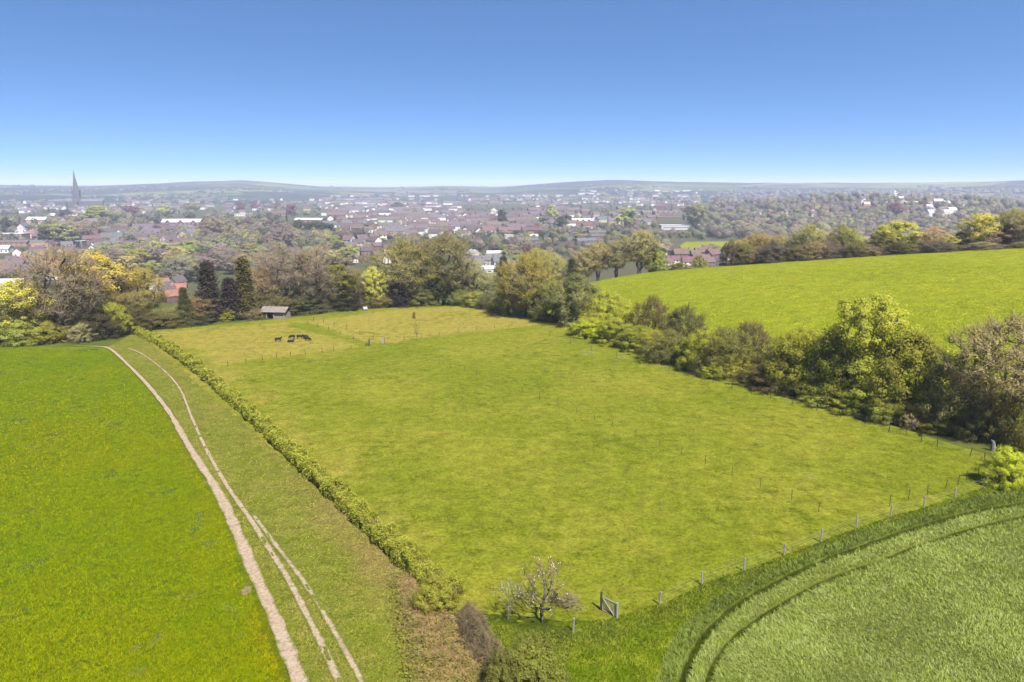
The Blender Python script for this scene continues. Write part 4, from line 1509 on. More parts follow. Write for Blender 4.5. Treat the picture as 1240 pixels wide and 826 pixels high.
# (name of the place, u0, u1, v0, v1, count, walls, roofs, kinds, street direction, jitter)
REG = [
    ('among the near gardens left of the big bare tree', 2, 70, 288, 338, 26, [W_BRICK, W_WHITE, W_BRICK], [R_BROWN, R_PURPLE, R_ORANGE], [0, 1, 3], .35, .2),
    ('beside the long flat roofed block', 40, 130, 296, 328, 20, [W_WHITE, W_BRICK], [R_PURPLE, R_BROWN, R_GREY], [0, 1, 3], .3, .2),
    ('on the terraced street climbing from the flat roofed block', 88, 122, 277, 298, 8, [W_BRICK, W_WHITE], [R_RED, R_PURPLE], [2], .75, .08),
    ('in the pale terraces under the brick hall', 128, 232, 281, 301, 22, [W_WHITE, W_GREY, W_CREAM], [R_PURPLE, R_GREY, R_GREY], [2, 3, 0], .1, .12),
    ('below the conifers and the bare woods', 190, 226, 343, 366, 7, [W_BRICK, W_WHITE, W_RED], [R_RED, R_PURPLE, R_ORANGE], [1, 1, 0], .5, .4),
    ('in the gap above the lime yellow tree', 418, 474, 291, 318, 16, [W_CREAM, W_WHITE, W_BRICK], [R_BROWN, R_BROWN, R_PURPLE], [0, 1, 3], .5, .5),
    ('on the hill terraces of the town centre', 388, 470, 248, 264, 34, [W_WHITE, W_WHITE, W_BRICK], [R_BROWN, R_PURPLE, R_GREY], [2, 2, 3, 0], .08, .15),
    ('in the middle of the town', 470, 560, 248, 266, 36, [W_WHITE, W_WHITE, W_BRICK], [R_BROWN, R_PURPLE, R_GREY], [2, 2, 3, 0], .08, .15),
    ('on the near edge of the town', 392, 480, 264, 282, 16, [W_WHITE, W_WHITE, W_BRICK], [R_GREY, R_BROWN, R_PURPLE], [2, 3, 0, 4], .15, .2),
    ('along the near terraces of the town', 480, 570, 264, 288, 34, [W_WHITE, W_CREAM, W_WHITE], [R_BROWN, R_PURPLE, R_GREY], [2, 2, 3, 0], .15, .15),
    ('in the red brick terraces of the town', 560, 650, 262, 284, 34, [W_RED, W_BRICK, W_WHITE], [R_PURPLE, R_BROWN, R_PURPLE], [2, 2, 3], .2, .12),
    ('right of the red brick terraces', 640, 720, 248, 278, 26, [W_RED, W_BRICK, W_WHITE], [R_PURPLE, R_BROWN], [2, 3, 0], .15, .2),
    ('left of the great red brick college', 700, 792, 246, 272, 22, [W_WHITE, W_BRICK, W_CREAM], [R_GREY, R_BROWN], [3, 0, 1, 2], .2, .3),
    ('around the great red brick college', 790, 850, 243, 262, 12, [W_RED, W_RED, W_WHITE], [R_PURPLE, R_RED], [3, 2], .2, .3),
    ('in the clearing right of the tallest olive tree', 568, 612, 311, 330, 9, [W_WHITE, W_CREAM], [R_PALE, R_GREY], [3, 4], .2, .3),
    ('in the low sheds behind the poplar belt', 600, 730, 285, 295, 9, [W_WHITE, W_GREY], [R_PALE, R_GREY], [4], .1, .1),
    ('just behind the brow of the hill pasture', 796, 896, 308, 324, 18, [W_CREAM, W_BRICK, W_WHITE], [R_RED, R_RED, R_BROWN], [0, 1, 3], .25, .3),
    ('on the wooded hilltop', 1040, 1160, 234, 250, 34, [W_WHITE, W_CREAM, W_BRICK], [R_BROWN, R_GREY, R_PALE], [0, 3, 1], .2, .3),
    ('in the white close on the wooded hillside', 1122, 1172, 250, 262, 8, [W_WHITE], [R_PALE, R_GREY], [0, 3], .2, .3),
    ('scattered on the wooded hillside', 880, 1060, 244, 266, 20, [W_CREAM, W_WHITE, W_RED], [R_GREY, R_ORANGE, R_BROWN], [0, 1, 3], .2, .5),
    ('near the foot of the spire', 4, 118, 262, 292, 12, [W_WHITE, W_CREAM, W_BRICK], [R_GREY, R_BROWN, R_PALE], [3, 2, 0], .3, .4),
    ('between the copper beeches', 268, 392, 243, 262, 18, [W_WHITE, W_RED, W_CREAM], [R_GREY, R_PURPLE, R_RED], [3, 2, 0], .1, .3),
    ('far out beyond the town centre', 388, 700, 238, 247, 90, [W_WHITE, W_CREAM, W_BRICK], [R_GREY, R_BROWN, R_PURPLE], [2, 3], .1, .3),
    ('far out at the valley edge', 700, 850, 232, 245, 40, [W_WHITE, W_CREAM], [R_GREY, R_BROWN], [2, 3], .1, .3),
    ('far out beside the spire', 0, 280, 246, 258, 40, [W_WHITE, W_CREAM, W_BRICK], [R_GREY, R_BROWN], [2, 3], .1, .3),
]


# ---- the larger buildings first, so that houses keep clear of them
def big_block(name, u, v, Ln, Wd, H, rz, wc, rc, label, cat, roof='flat', rise=3.0, rows=2, cols=10, gables=0, z0=0, win=(1.6, 1.5)):
    p = at(u, v)
    t = empty(name, (p[0], p[1], p[2] - .5), rz)
    m = MB()
    if roof == 'gable':
        m.gable_wall(Ln, Wd, H, H + rise - .05)
    else:
        m.box((0, 0, H / 2), (Ln, Wd, H))
    for g in range(gables):
        x = -Ln / 2 + Ln * (g + .5) / gables
        m.add([(x - 3.2, -Wd / 2 - .8, 0), (x + 3.2, -Wd / 2 - .8, 0), (x + 3.2, -Wd / 2 - .8, H + .3), (x - 3.2, -Wd / 2 - .8, H + .3), (x, -Wd / 2 - .8, H + 3.4),
               (x - 3.2, -Wd / 2 + .4, 0), (x + 3.2, -Wd / 2 + .4, 0), (x + 3.2, -Wd / 2 + .4, H + .3), (x - 3.2, -Wd / 2 + .4, H + .3), (x, -Wd / 2 + .4, H + 3.4)],
              [(0, 1, 2, 4, 3), (0, 3, 8, 5), (1, 6, 7, 2), (3, 4, 9, 8), (4, 2, 7, 9)])
    m.build('wall', M['wall'], t, color=wc)
    r = MB()
    if roof == 'gable':
        r.gable(Ln, Wd, H, H + rise, .5, .25)
    elif roof == 'curve':
        n = 12
        prof = [(-Wd / 2 - .6 + (Wd + 1.2) * i / n, H + .05 + rise * math.sin(math.pi * i / n)) for i in range(n + 1)]
        vs = [(x, y, z) for x in (-Ln / 2 - .6, Ln / 2 + .6) for y, z in prof] + [(x, y, z - .3) for x in (-Ln / 2 - .6, Ln / 2 + .6) for y, z in prof]
        k = n + 1
        r.add(vs, [(i, i + 1, k + i + 1, k + i) for i in range(n)] + [(2 * k + i, 3 * k + i, 3 * k + i + 1, 2 * k + i + 1) for i in range(n)] +
              [(0,) + tuple(range(2 * k, 3 * k)) + tuple(range(k - 1, 0, -1)), tuple(range(k, 2 * k)) + tuple(range(4 * k - 1, 3 * k - 1, -1))])
    else:
        r.box((0, 0, H + .25), (Ln + .8, Wd + .8, .5))
    ro = r.build('roof', M['roof'], t, color=rc)
    for i in range(cols):
        for j in range(rows):
            q = MB()
            x = -Ln / 2 + Ln * (i + .5) / cols
            z = H * (j + .55) / rows
            q.box((x, -Wd / 2 - (.86 if gables and any(abs(x - (-Ln / 2 + Ln * (g + .5) / gables)) < 3.6 for g in range(gables)) else .03), z), (win[0], .14, win[1]))
            wo = q.build('window', M['pane'], t)
            q = MB()
            yy = -Wd / 2 - (.84 if gables and any(abs(x - (-Ln / 2 + Ln * (g + .5) / gables)) < 3.6 for g in range(gables)) else .012)
            q.box((x, yy, z), (win[0] + .7, .1, win[1] + .6))
            q.build('frame', M['wall'], wo, color=W_WHITE)
    tag(t, label, cat)
    c_, s_ = math.cos(rz), math.sin(rz)
    for k in np.linspace(-Ln / 2, Ln / 2, max(2, int(Ln / 12))):
        placed.append((p[0] + c_ * k, p[1] + s_ * k, Wd / 2 + 3))
    return t, ro


big_block('brick_hall', 222, 276, 58, 16, 9.5, .03, W_RED, R_PALE, 'broad red brick hall with pale grey roof and gables above the terraces', 'building', 'gable', 4.5, 2, 9, 3)
big_block('flat_block', 78, 299, 44, 11, 7.0, .12, W_GREY, R_PALE, 'long flat roofed block with white roof edge left of the terraced street', 'building', 'flat', 0, 2, 11)
big_block('flat_block', 13, 290, 40, 16, 8, .05, W_BRICK, R_PALE, 'brick block with pale flat roof at the left edge of the town', 'building', 'flat', 0, 2, 8)
big_block('brick_range', 12, 298, 46, 12, 5, .05, lin(206, 158, 130, K), R_BROWN, 'salmon brick range in front of the pale roofed brick block', 'building', 'gable', 2.5, 1, 8)
big_block('long_shed', 816, 278, 45, 20, 7.5, .02, R_PALE, R_PALE, 'long white shed with flat pale roof below the red brick college', 'shed', 'flat', 0, 1, 1, 0, 0, (40, 1.2))
big_block('brick_college', 808, 263, 56, 14, 9.5, .08, W_RED, R_GREY, 'great red brick college with row of tall gables above the white shed', 'building', 'gable', 4, 2, 12, 5)
big_block('brick_wing', 838, 266, 34, 12, 8, .08, W_RED, R_GREY, 'lower red brick wing right of the great red brick college', 'building', 'gable', 3.5, 2, 7, 1)
big_block('brick_villa', 702, 273, 40, 13, 8.5, .05, lin(196, 120, 100, K), R_PALE, 'salmon brick villa row with white dormers left of dark evergreens', 'building', 'gable', 4, 2, 9, 4)
big_block('school_hall', 376, 270, 48, 22, 6, -.12, W_RED, R_PALE, 'school hall with white curved roof and brick walls by the playing field', 'building', 'curve', 3.0, 1, 6)
big_block('brick_block', 342, 262, 52, 16, 8, .05, W_RED, R_RED, 'large dark red roofed block left of the curved school roof', 'building', 'gable', 4.5, 2, 10)
big_block('white_block', 294, 262, 40, 12, 6, .08, W_WHITE, R_PALE, 'low white block between copper beeches above the bare wood', 'building', 'flat', 0, 2, 8)
big_block('white_block', 318, 255, 54, 14, 7, .02, W_WHITE, R_GREY, 'long pale block behind the dark red roofed block', 'building', 'flat', 0, 2, 8)
big_block('glass_house', 10, 348, 20, 11, 4.2, .25, R_PALE, R_PALE, 'white roofed shed behind the yellow green tree at the left edge', 'shed', 'gable', 2.2, 1, 5)
big_block('barn', 3, 306, 17, 12, 5, .2, W_WHITE, R_PALE, 'pale green white roofed hall at the left edge of the picture', 'building', 'gable', 3, 1, 4)
big_block('white_shed', 615, 290, 15, 10, 6, .05, W_WHITE, R_PALE, 'tall white shed at left end of the low sheds', 'shed', 'flat', 0, 1, 3)

HOUSES = []
for (place, u0, u1, v0, v1, n, wl, rf, kinds, street, jit) in REG:
    tries = 0
    k = 0
    if 'town' in place or 'terraces' in place or 'college' in place or 'far out' in place:
        n = int(n * 1.6)
    rows = np.linspace(v0, v1, max(2, int((v1 - v0) / 2.6)))
    while k < n and tries < n * 60:
        tries += 1
        u = _rh.uniform(u0, u1)
        v = _rh.choice(list(rows)) + _rh.uniform(-.5, .5)
        p = at(u, v)
        if p is None or p[1] < 330:
            continue
        kd = _rh.choice(kinds)
        r = {0: 6.5, 1: 5.5, 2: 12, 3: 8, 4: 10}[kd]
        if not clear(p[0], p[1], r * .82):
            continue
        placed.append((p[0], p[1], r * .82))
        rz = street + _rh.gauss(0, jit) + (math.pi / 2 if _rh.random() < .16 else 0)
        HOUSES.append((p, kd, rz, _rh.choice(wl), _rh.choice(rf), _rh.uniform(.92, 1.15) * (1.22 if p[1] > 800 else 1), place))
        k += 1
HOUSES.sort(key=lambda q: np.hypot(q[0][0], q[0][1]) / (1.6 if q[1] == 2 else 1))
IND, REST = HOUSES[:285], HOUSES[285:]
by = {}
for q in IND:
    lk = '%s house with %s roof' % (LOOK[id(q[3])], LOOK[id(q[4])])
    by.setdefault((lk, q[6]), []).append(q)
for (lk, place), qs in by.items():
    qs.sort(key=lambda q: pix(q[0])[0])
    for i, q in enumerate(qs):
        near = q[0][1] < 900
        t = build_house(q[0], q[1], q[2], tint(q[3], 1, .1), tint(q[4], 1, .12), q[5], near)
        lab = '%s %s' % (lk, place) if len(qs) == 1 else '%s %s, %s from left' % (lk, place, ordinal(i))
        ws_ = lab.split()
        if len(ws_) > 16:
            lab = lab.replace('with ', '').replace(' the ', ' ')
        tag(t, lab, 'house', 'houses of the town')

# the farthest roofs nobody could count
V, Q, T, C = [], [], [], []
b = 0
for (p, kd, rz, wc, rc, sc, _) in REST:
    a, r, c, ws = HM[kd]
    for me, col in ((a, wc), (r, rc)):
        vv = np.array([v.co[:] for v in me.vertices]) * sc
        cs, sn = math.cos(rz), math.sin(rz)
        X = np.stack([vv[:, 0] * cs - vv[:, 1] * sn + p[0], vv[:, 0] * sn + vv[:, 1] * cs + p[1], vv[:, 2] + p[2] - .3], -1)
        for f in me.polygons:
            ix = [b + i for i in f.vertices]
            if len(ix) == 4:
                Q.append(ix)
            else:
                for q in range(1, len(ix) - 1):
                    T.append((ix[0], ix[q], ix[q + 1]))
        V.append(X)
        C.append(np.tile(np.array(tint(col, 1, .1)), (len(X), 1)))
        b += len(X)
nm_ = NT('far_roofs')
far_mat = nm_.principled(nm_.attr('col', 'Color'), .9)
tag(obj('distant_houses', mesh_np('distant_houses', np.vstack(V), np.array(Q), np.array(T), {'col': ('POINT', 'FLOAT_COLOR', np.vstack(C))}), far_mat),
    'countless tiny roofs of the farthest part of the town', 'houses', None, 'stuff')


# ------------------------------------------------------------------ cathedral
def cathedral():
    p = at(95, 253)
    p[2] = float(h(p[0], p[1]))
    t = empty('cathedral', (p[0], p[1], p[2] - 1), .28)
    placed.append((p[0], p[1], 45))
    tag(t, 'stone cathedral with tall slender spire above the town', 'cathedral')
    ztop = z_at(205.5, p[1]) - p[2] + 1
    zt = z_at(231, p[1]) - p[2] + 1
    k = ztop / 123.0
    tw = 18.0
    m = MB()
    m.box((0, 0, zt / 2), (tw, tw, zt))
    for sx in (-1, 1):
        for sy in (-1, 1):
            m.box((sx * tw / 2, sy * tw / 2, zt / 2), (2.2, 2.2, zt))
    m.box((0, 0, zt * .62), (tw + 1, tw + 1, 1.2))
    m.box((0, 0, zt * .98), (tw + 1.2, tw + 1.2, 1.4))
    tower = m.build('tower', M['stone'], t)
    for sx in (-1, 1):
        for sy in (-1, 1):
            q = MB()
            q.tube([(sx * tw / 2, sy * tw / 2, zt - .3), (sx * tw / 2, sy * tw / 2, zt + 5), (sx * tw / 2, sy * tw / 2, zt + 14)], [1.5, 1.3, .1], 4)
            q.build('pinnacle', M['stone'], tower)
    for z in (zt * .72, zt * .88):
        for x in (-3, 3):
            for rot in range(4):
                q = MB()
                c_, s_ = math.cos(rot * math.pi / 2), math.sin(rot * math.pi / 2)
                d = tw / 2 + .03
                q.box((x * c_ + d * s_, x * s_ - d * c_, z), (1.5 if rot % 2 == 0 else .14, .14 if rot % 2 == 0 else 1.5, zt * .1))
                q.build('window', M['pane'], tower)
    s = MB()
    s.tube([(0, 0, zt - .2), (0, 0, zt + .3 * (ztop - zt)), (0, 0, zt + .32 * (ztop - zt)), (0, 0, zt + .62 * (ztop - zt)), (0, 0, zt + .64 * (ztop - zt)), (0, 0, ztop)], [8.6, 5.9, 6.05, 3.1, 3.2, .25], 8)
    s.build('spire', M['stone'], t)

    def arm(nm, cx, cyy, Ln, Wd, H, rz):
        a = MB()
        a.gable_wall(Ln, Wd, H, H + Wd * .55 - .05)
        o = a.build(nm, M['stone'], t)
        o.location = (cx, cyy, 0)
        o.rotation_euler = (0, 0, rz)
        g = MB()
        g.gable(Ln, Wd, H, H + Wd * .55, .4, .3)
        g.build('roof', M['lead'], o)
        n = int(Ln / 7)
        for i in range(n):
            for sg in (-1, 1):
                q = MB()
                q.box((-Ln / 2 + Ln * (i + .5) / n, sg * (Wd / 2 + .03), H * .6), (2.0, .14, H * .45))
                q.build('window', M['pane'], o)
    arm('nave', 38.5, 0, 64, 13, 24, 0)
    arm('choir', -33, 0, 53, 13, 24, 0)
    arm('transept', 0, 0, 60, 11, 23.5, math.pi / 2)
    arm('transept', -30, 0, 44, 9, 23, math.pi / 2)


cathedral()

# ------------------------------------------------------------------ trees of the valley
TREEK = {
    'bare brown': ('farbare', L(140, 120, 100)), 'purple grey bare': ('farbare', L(136, 118, 114)), 'fresh green': ('far', L(136, 146, 84)), 'yellow green': ('far', L(166, 164, 84)),
    'grey green': ('far', L(126, 138, 100)), 'dark evergreen': ('far', L(78, 82, 74)), 'dark pointed': ('farconifer', L(70, 72, 66)), 'copper purple': ('far', L(128, 72, 82)),
    'olive': ('far', L(142, 136, 84)), 'tan': ('farbare', L(168, 150, 108)), 'white blossom': ('far', L(226, 216, 206)),
}
# (place, u0, u1, v0, v1 of the bases, count, height range, kinds)
TR = [
    ('in the bare wood behind the conifers', 212, 330, 318, 345, 26, (14, 19), ['purple grey bare', 'bare brown', 'purple grey bare', 'olive']),
    ('in the willow clump above the red roofs', 122, 232, 312, 338, 20, (13, 18), ['fresh green', 'yellow green', 'grey green', 'bare brown']),
    ('in the gardens left of the big bare tree', 0, 70, 300, 345, 8, (6, 10), ['olive', 'fresh green', 'dark evergreen', 'tan', 'grey green']),
    ('behind the field shelter trees', 322, 400, 310, 335, 14, (12, 16), ['bare brown', 'tan', 'purple grey bare', 'grey green']),
    ('in the green clump above the shelter trees', 386, 426, 300, 322, 10, (12, 17), ['fresh green', 'grey green', 'yellow green', 'fresh green']),
    ('right of the tallest olive tree', 604, 664, 312, 334, 16, (9, 13), ['olive', 'fresh green', 'grey green', 'tan', 'yellow green']),
    ('behind the pale stemmed trees', 660, 800, 312, 326, 16, (9, 14), ['olive', 'tan', 'fresh green', 'dark evergreen', 'bare brown']),
    ('in the dark belt across the valley', 580, 770, 286, 292, 34, (7, 10), ['dark evergreen', 'grey green', 'dark evergreen', 'olive']),
    ('by the far green meadow', 760, 905, 286, 290, 16, (6, 11), ['dark evergreen', 'bare brown', 'olive', 'grey green']),
    ('in the meadow edge below the brow', 860, 925, 305, 312, 5, (8, 11), ['grey green', 'purple grey bare', 'olive']),
]
AUTO = []
for (place, u0, u1, v0, v1, n, hr, kinds) in TR:
    k = tries = 0
    while k < n and tries < n * 40:
        tries += 1
        u, v = _rh.uniform(u0, u1), _rh.uniform(v0, v1)
        p = at(u, v)
        if p is None or p[1] < 300 or not clear(p[0], p[1], 2.0):
            continue
        placed.append((p[0], p[1], 2.2))
        AUTO.append((p, _rh.choice(kinds), _rh.uniform(*hr), _rh.uniform(.75, 1.15), place))
        k += 1
# single trees that stand out: (u, v base, v top, width, kind, label)
for (u, vb, vt, wd, kd, lab) in [
        (158, 262, 249, 22, 'copper purple', 'dark copper beech right of the spire'), (292, 258, 244, 10, 'copper purple', 'copper beech above the low white block'),
        (308, 254, 245, 9, 'copper purple', 'small round copper beech on the town skyline'), (336, 253, 245, 11, 'copper purple', 'copper beech in the middle of the three on the skyline'),
        (353, 262, 247, 13, 'copper purple', 'largest copper beech beside the school hall'), (1083, 264, 246, 19, 'copper purple', 'big copper beech on the wooded hillside'),
        (868, 248, 237, 10, 'copper purple', 'copper beech below the hilltop houses'), (1116, 252, 243, 12, 'copper purple', 'copper beech left of the white close'),
        (608, 277, 253, 12, 'dark evergreen', 'dark evergreen left of the white blossom tree'), (598, 266, 252, 9, 'white blossom', 'white blossom tree among the red brick terraces'),
        (481, 254, 245, 16, 'dark evergreen', 'dark round evergreen on the town skyline'), (384, 287, 268, 30, 'dark evergreen', 'broad dark evergreen clump right of the school hall'),
        (398, 287, 270, 18, 'dark evergreen', 'dark evergreen right of broad dark clump'), (361, 286, 266, 14, 'dark evergreen', 'dark evergreen below the curved school roof'),
        (348, 276, 258, 6, 'dark pointed', 'pointed evergreen in front of the school hall'), (345, 310, 271, 34, 'purple grey bare', 'big silver grey bare tree below the school hall'),
        (118, 270, 249, 28, 'fresh green', 'broad fresh green tree right of the cathedral'), (668, 268, 249, 15, 'yellow green', 'yellow green tree above the dark evergreens'),
        (760, 275, 252, 24, 'fresh green', 'fresh green tree left of the red brick college'), (748, 277, 262, 12, 'yellow green', 'small bright green tree left of fresh green tree'),
        (686, 273, 260, 12, 'dark evergreen', 'dark evergreen right of yellow green tree'), (680, 276, 262, 14, 'dark evergreen', 'dark evergreen below the yellow green tree'),
        (842, 278, 246, 24, 'olive', 'tall olive tree right of the long white shed'), (8, 285, 263, 12, 'dark evergreen', 'dark round pine at the left edge of town'),
        (60, 262, 251, 9, 'dark pointed', 'pointed dark evergreen left of the cathedral'), (82, 266, 254, 18, 'dark evergreen', 'dark evergreen clump at the cathedral foot'),
        (58, 301, 275, 16, 'dark evergreen', 'dark evergreen behind the flat roofed block'), (75, 300, 270, 34, 'olive', 'broad olive tree behind the flat roofed block'),
        (104, 292, 266, 40, 'bare brown', 'broad bare brown tree above the terraced street'), (262, 292, 262, 36, 'bare brown', 'broad bare tree right of the brick hall'),
        (200, 262, 249, 18, 'yellow green', 'yellow green tree behind the brick hall'), (232, 258, 245, 20, 'olive', 'olive tree on the skyline behind brick hall'),
        (640, 314, 296, 15, 'copper purple', 'dark purple leaved tree behind the golden olive tree'), (460, 292, 288, 18, 'grey green', 'grey green garden tree above pink roofs')]:
    p = at(u, vb)
    if p is None:
        continue
    AUTO.append((p, kd, max(4, z_at(vt, p[1]) - p[2]), wd * px_size(p), lab, 1))
by = {}
for q in AUTO:
    if len(q) == 6:
        kd, col = TREEK[q[1]]
        plant(kd, q[0], q[2], q[3], tint(col), q[4], 'tree', 'trees of the valley')
    else:
        by.setdefault((q[1], q[4]), []).append(q)
for (kd, place), qs in by.items():
    qs.sort(key=lambda q: pix(q[0])[0])
    for i, q in enumerate(qs):
        lab = '%s tree %s' % (kd, place)
        if len(qs) > 1:
            lab += ', %s of its kind from left' % ordinal(i)
        ws_ = lab.split()
        if len(ws_) > 16:
            lab = lab.replace(' of its kind', '')
        mk, col = TREEK[kd]
        plant(mk, q[0], q[2], q[2] * q[3] * 1.15, tint(col, 1, .12), lab, 'tree', 'trees of the valley')


# ---- the woodland and garden trees nobody could count, as one mass
def woodland():
    rs = np.random.RandomState(99)
    V, Q, C, NN, b = [], [], [], [], 0
    pal = [('bare', (146, 132, 112)), ('bare', (140, 126, 120)), ('g', (144, 142, 92)), ('g', (130, 131, 98)), ('g', (92, 95, 80)), ('g', (156, 152, 96)), ('g', (142, 134, 92)), ('g', (132, 98, 102))]
    wts = {'town': [.2, .17, .14, .14, .14, .06, .1, .05], 'hill': [.24, .26, .1, .13, .11, .04, .09, .03], 'wood': [.2, .3, .1, .16, .15, .02, .07, 0]}
    plan = [('town', 0, 400, 244, 300, 640, 9, 15), ('town', 380, 700, 240, 284, 760, 5, 9), ('town', 380, 640, 286, 312, 200, 9, 14), ('town', 640, 870, 236, 288, 420, 6, 11),
            ('hill', 860, 1240, 231, 300, 1900, 10, 16), ('wood', 0, 1240, 226, 246, 1500, 10, 16), ('town', 100, 420, 286, 320, 260, 10, 16), ('hill', 600, 810, 292, 312, 120, 7, 11)]
    HX = np.array([q[0][0] for q in HOUSES])
    HY = np.array([q[0][1] for q in HOUSES])
    for (wk, u0, u1, v0, v1, n, h0, h1) in plan:
        us, vs_ = rs.uniform(u0, u1, n), rs.uniform(v0, v1, n)
        for u, v in zip(us, vs_):
            p = at(u, v)
            if p is None or p[1] < 330:
                continue
            if wk == 'wood' and (p[1] < 2300 or noise2(p[0] / 420, p[1] / 900) < .05):
                continue
            if u < 135 and 286 < v < 335 and rs.uniform() < .6 or 415 < u < 475 and 290 < v < 322 or 565 < u < 612 and 308 < v < 334:
                continue
            if 818 < u < 905 and 290 < v < 309:
                continue
            if 210 < u < 245 and 268 < v < 283 or 355 < u < 400 and 262 < v < 279 or 798 < u < 834 and 262 < v < 285 or 55 < u < 105 and 292 < v < 308:
                continue
            if p[1] < 2300 and rs.uniform() < .6 and np.any((np.abs(HX - p[0] * HY / p[1]) < 10) & (HY > p[1]) & (HY < p[1] * 1.045 + 12)):
                continue
            if p[1] < 2300 and not clear(p[0], p[1], 1.0):
                continue
            kd, c = pal[rs.choice(8, p=wts[wk])]
            H = rs.uniform(h0, h1)
            Wd = H * rs.uniform(.85, 1.25)
            if p[1] > 2300:
                Wd *= 2.2
            m = 460 if p[1] < 1000 else (240 if p[1] < 2300 else 30)
            t = rs.uniform(0, 1, m)
            a = rs.uniform(0, 6.28, m)
            env = np.sqrt(np.clip(1 - (2 * t - 1) ** 2, 0, 1)) * (1 + .5 * noise2(a * 1.2 + u, t * 3 + v))
            r = rs.uniform(0, 1, m) ** .4 * env * Wd / 2
            P_ = np.stack([p[0] + np.cos(a) * r, p[1] + np.sin(a) * r, p[2] + H * (.12 + .88 * t)], -1)
            N = np.stack([np.cos(a) * env, np.sin(a) * env, 2 * t - .7], -1) + rs.normal(size=(m, 3)) * .35
            sz = H * (.1 if m == 460 else .14 if m == 240 else .34) * (1.3 if p[1] > 2300 else 1)
            vv, qq = cards(P_, N, sz, .85, rs)
            NN.append(unit(np.stack([np.cos(a) * env, np.sin(a) * env, 2 * t - .6], -1)))
            V.append(vv)
            Q.append(qq + b)
            b += len(vv)
            c_ = np.array(lin(*c, KL * .74)[:3]) * rs.uniform(.72, 1.2)
            k_ = rs.uniform(.9, 1.1, m)[:, None]
            C.append(np.hstack([c_[None] * k_, np.ones((m, 1))]))
    nt = NT('woodland')
    mat = nt.leafy(nt.attr('col', 'Color'), .25, nt.attr('n', 'Vector'))
    me = mesh_np('woodland', np.vstack(V), np.vstack(Q), None, {'col': ('FACE', 'FLOAT_COLOR', np.vstack(C)), 'n': ('FACE', 'FLOAT_VECTOR', np.vstack(NN))})
    tag(obj('woodland', me, mat), 'far woods and garden trees spread through the town and hills', 'woodland', None, 'stuff')


woodland()

# the green meadow beyond the brow
mw = world([(812, 306), (830, 293), (905, 292), (930, 306)])
loft('meadow', resample(mw[[0, 3]], 20), resample(mw[[1, 2]], 20), 12, .12, M['hillgrass'], 'flat green meadow in the valley beyond the brow', None, {'z1': lambda X, Y: 0 * X})
mw = world([(362, 281), (366, 273), (384, 273), (390, 281)])
loft('playing_field', resample(mw[[0, 3]], 12), resample(mw[[1, 2]], 12), 12, .12, M['hillgrass'], 'small green playing field below the school hall', None, {'z1': lambda X, Y: 0 * X})

# ------------------------------------------------------------------ fences, gate, shelter, sheep
M['post_pale'] = plain('bleached_post', (.19, .172, .155, 1), .2, 6, .85)
M['stake'] = plain('black_stake', (.03, .03, .032, 1), .2, 6, .6)
M['wool'] = plain('black_wool', (.016, .013, .012, 1), .3, 8, .95)


def fence(name, pts, hgt, wdt, mat, wires, label, tilt=.03, part='post', cat='fence', seed=1):
    rs = random.Random(seed)
    P = [at(u, v) for u, v in pts]
    t = empty(name, P[0])
    o = Vector(P[0])
    tops = []
    for p in P:
        m = MB()
        q = Vector(p) - o
        hh = hgt * rs.uniform(.92, 1.08)
        top = q + Vector((rs.gauss(0, tilt) * hh, rs.gauss(0, tilt) * hh, hh))
        m.tube([q - Vector((0, 0, .2)), q + Vector((0, 0, hh * .5)) + (top - q - Vector((0, 0, hh))) * .5, top - Vector((0, 0, .03)), top], [wdt / 2, wdt / 2, wdt / 2, wdt * .36], 6)
        m.build(part, mat, t)
        tops.append((q, top))
    for k in wires:
        m = MB()
        m.tube([a + (b - a) * k for a, b in tops], .003, 3)
        m.build('wire', M['wire'], t)
    tag(t, label, cat)
    return t


PALE = [(693.9, 766.8), (798.7, 733.7), (849.8, 709.7), (900.5, 693), (949, 674), (993.5, 657.4), (1037, 640.8), (1078, 627.6), (1118, 616), (1155.7, 604), (1195, 589.7), (1231.6, 577), (1275, 562)]
fence('post_and_wire_fence', PALE[1:], 1.25, .13, M['post_pale'], (.35, .62, .88), 'near fence of pale bleached posts and thin wire along the paddock')
fence('fence_post', PALE[:1], 1.25, .13, M['post_pale'], (), 'single pale post standing apart left of the small gate', cat='post')
ROWP = [(665.8, 407), (691, 417), (716, 425), (747, 433), (779, 442), (810, 450), (840, 457), (863.5, 464), (886, 471), (910, 477), (933, 483), (959, 491), (989, 498), (1018, 505.5), (1047, 514), (1076, 524), (1115.6, 536), (1135, 542), (1174, 553.5), (1192, 560)]
fence('post_and_wire_fence', ROWP, 1.2, .09, M['wood_dark'], (.3, .6, .9), 'dark post and wire fence running beside the hedgerow', .05, seed=2)
fence('post_and_wire_fence', [(641, 392), (620, 394.5), (599, 397), (576.5, 400), (555, 403), (532, 407), (511, 410), (489.4, 412)], 1.2, .1, M['stake'], (.9,), 'thin stake fence between tan patch and green paddock, right of the grey board', .04, seed=3)
fence('post_and_wire_fence', [(373, 393), (385, 396.5), (398, 400.5), (412, 405.5), (428, 411.5), (446, 418)], 1.15, .1, M['stake'], (.9,), 'lower thin stake fence beside the green strip near the sheep', .04, seed=4)
fence('post_and_wire_fence', [(380, 389), (392, 391.5), (405, 395), (420, 399.5), (436, 405.5), (452, 411.5), (462, 416)], 1.15, .1, M['stake'], (.9,), 'upper thin stake fence beside the green strip, near the grey board', .04, seed=5)
fence('post_and_wire_fence', [(444, 419.5), (425, 423), (404, 425.5), (390, 427.5), (370, 430), (352, 432), (335, 434.5), (318, 437), (298, 440), (276, 444)], 1.1, .09, M['stake'], (.9,), 'thin stake fence along the near side of the sheep patch', .04, seed=6)
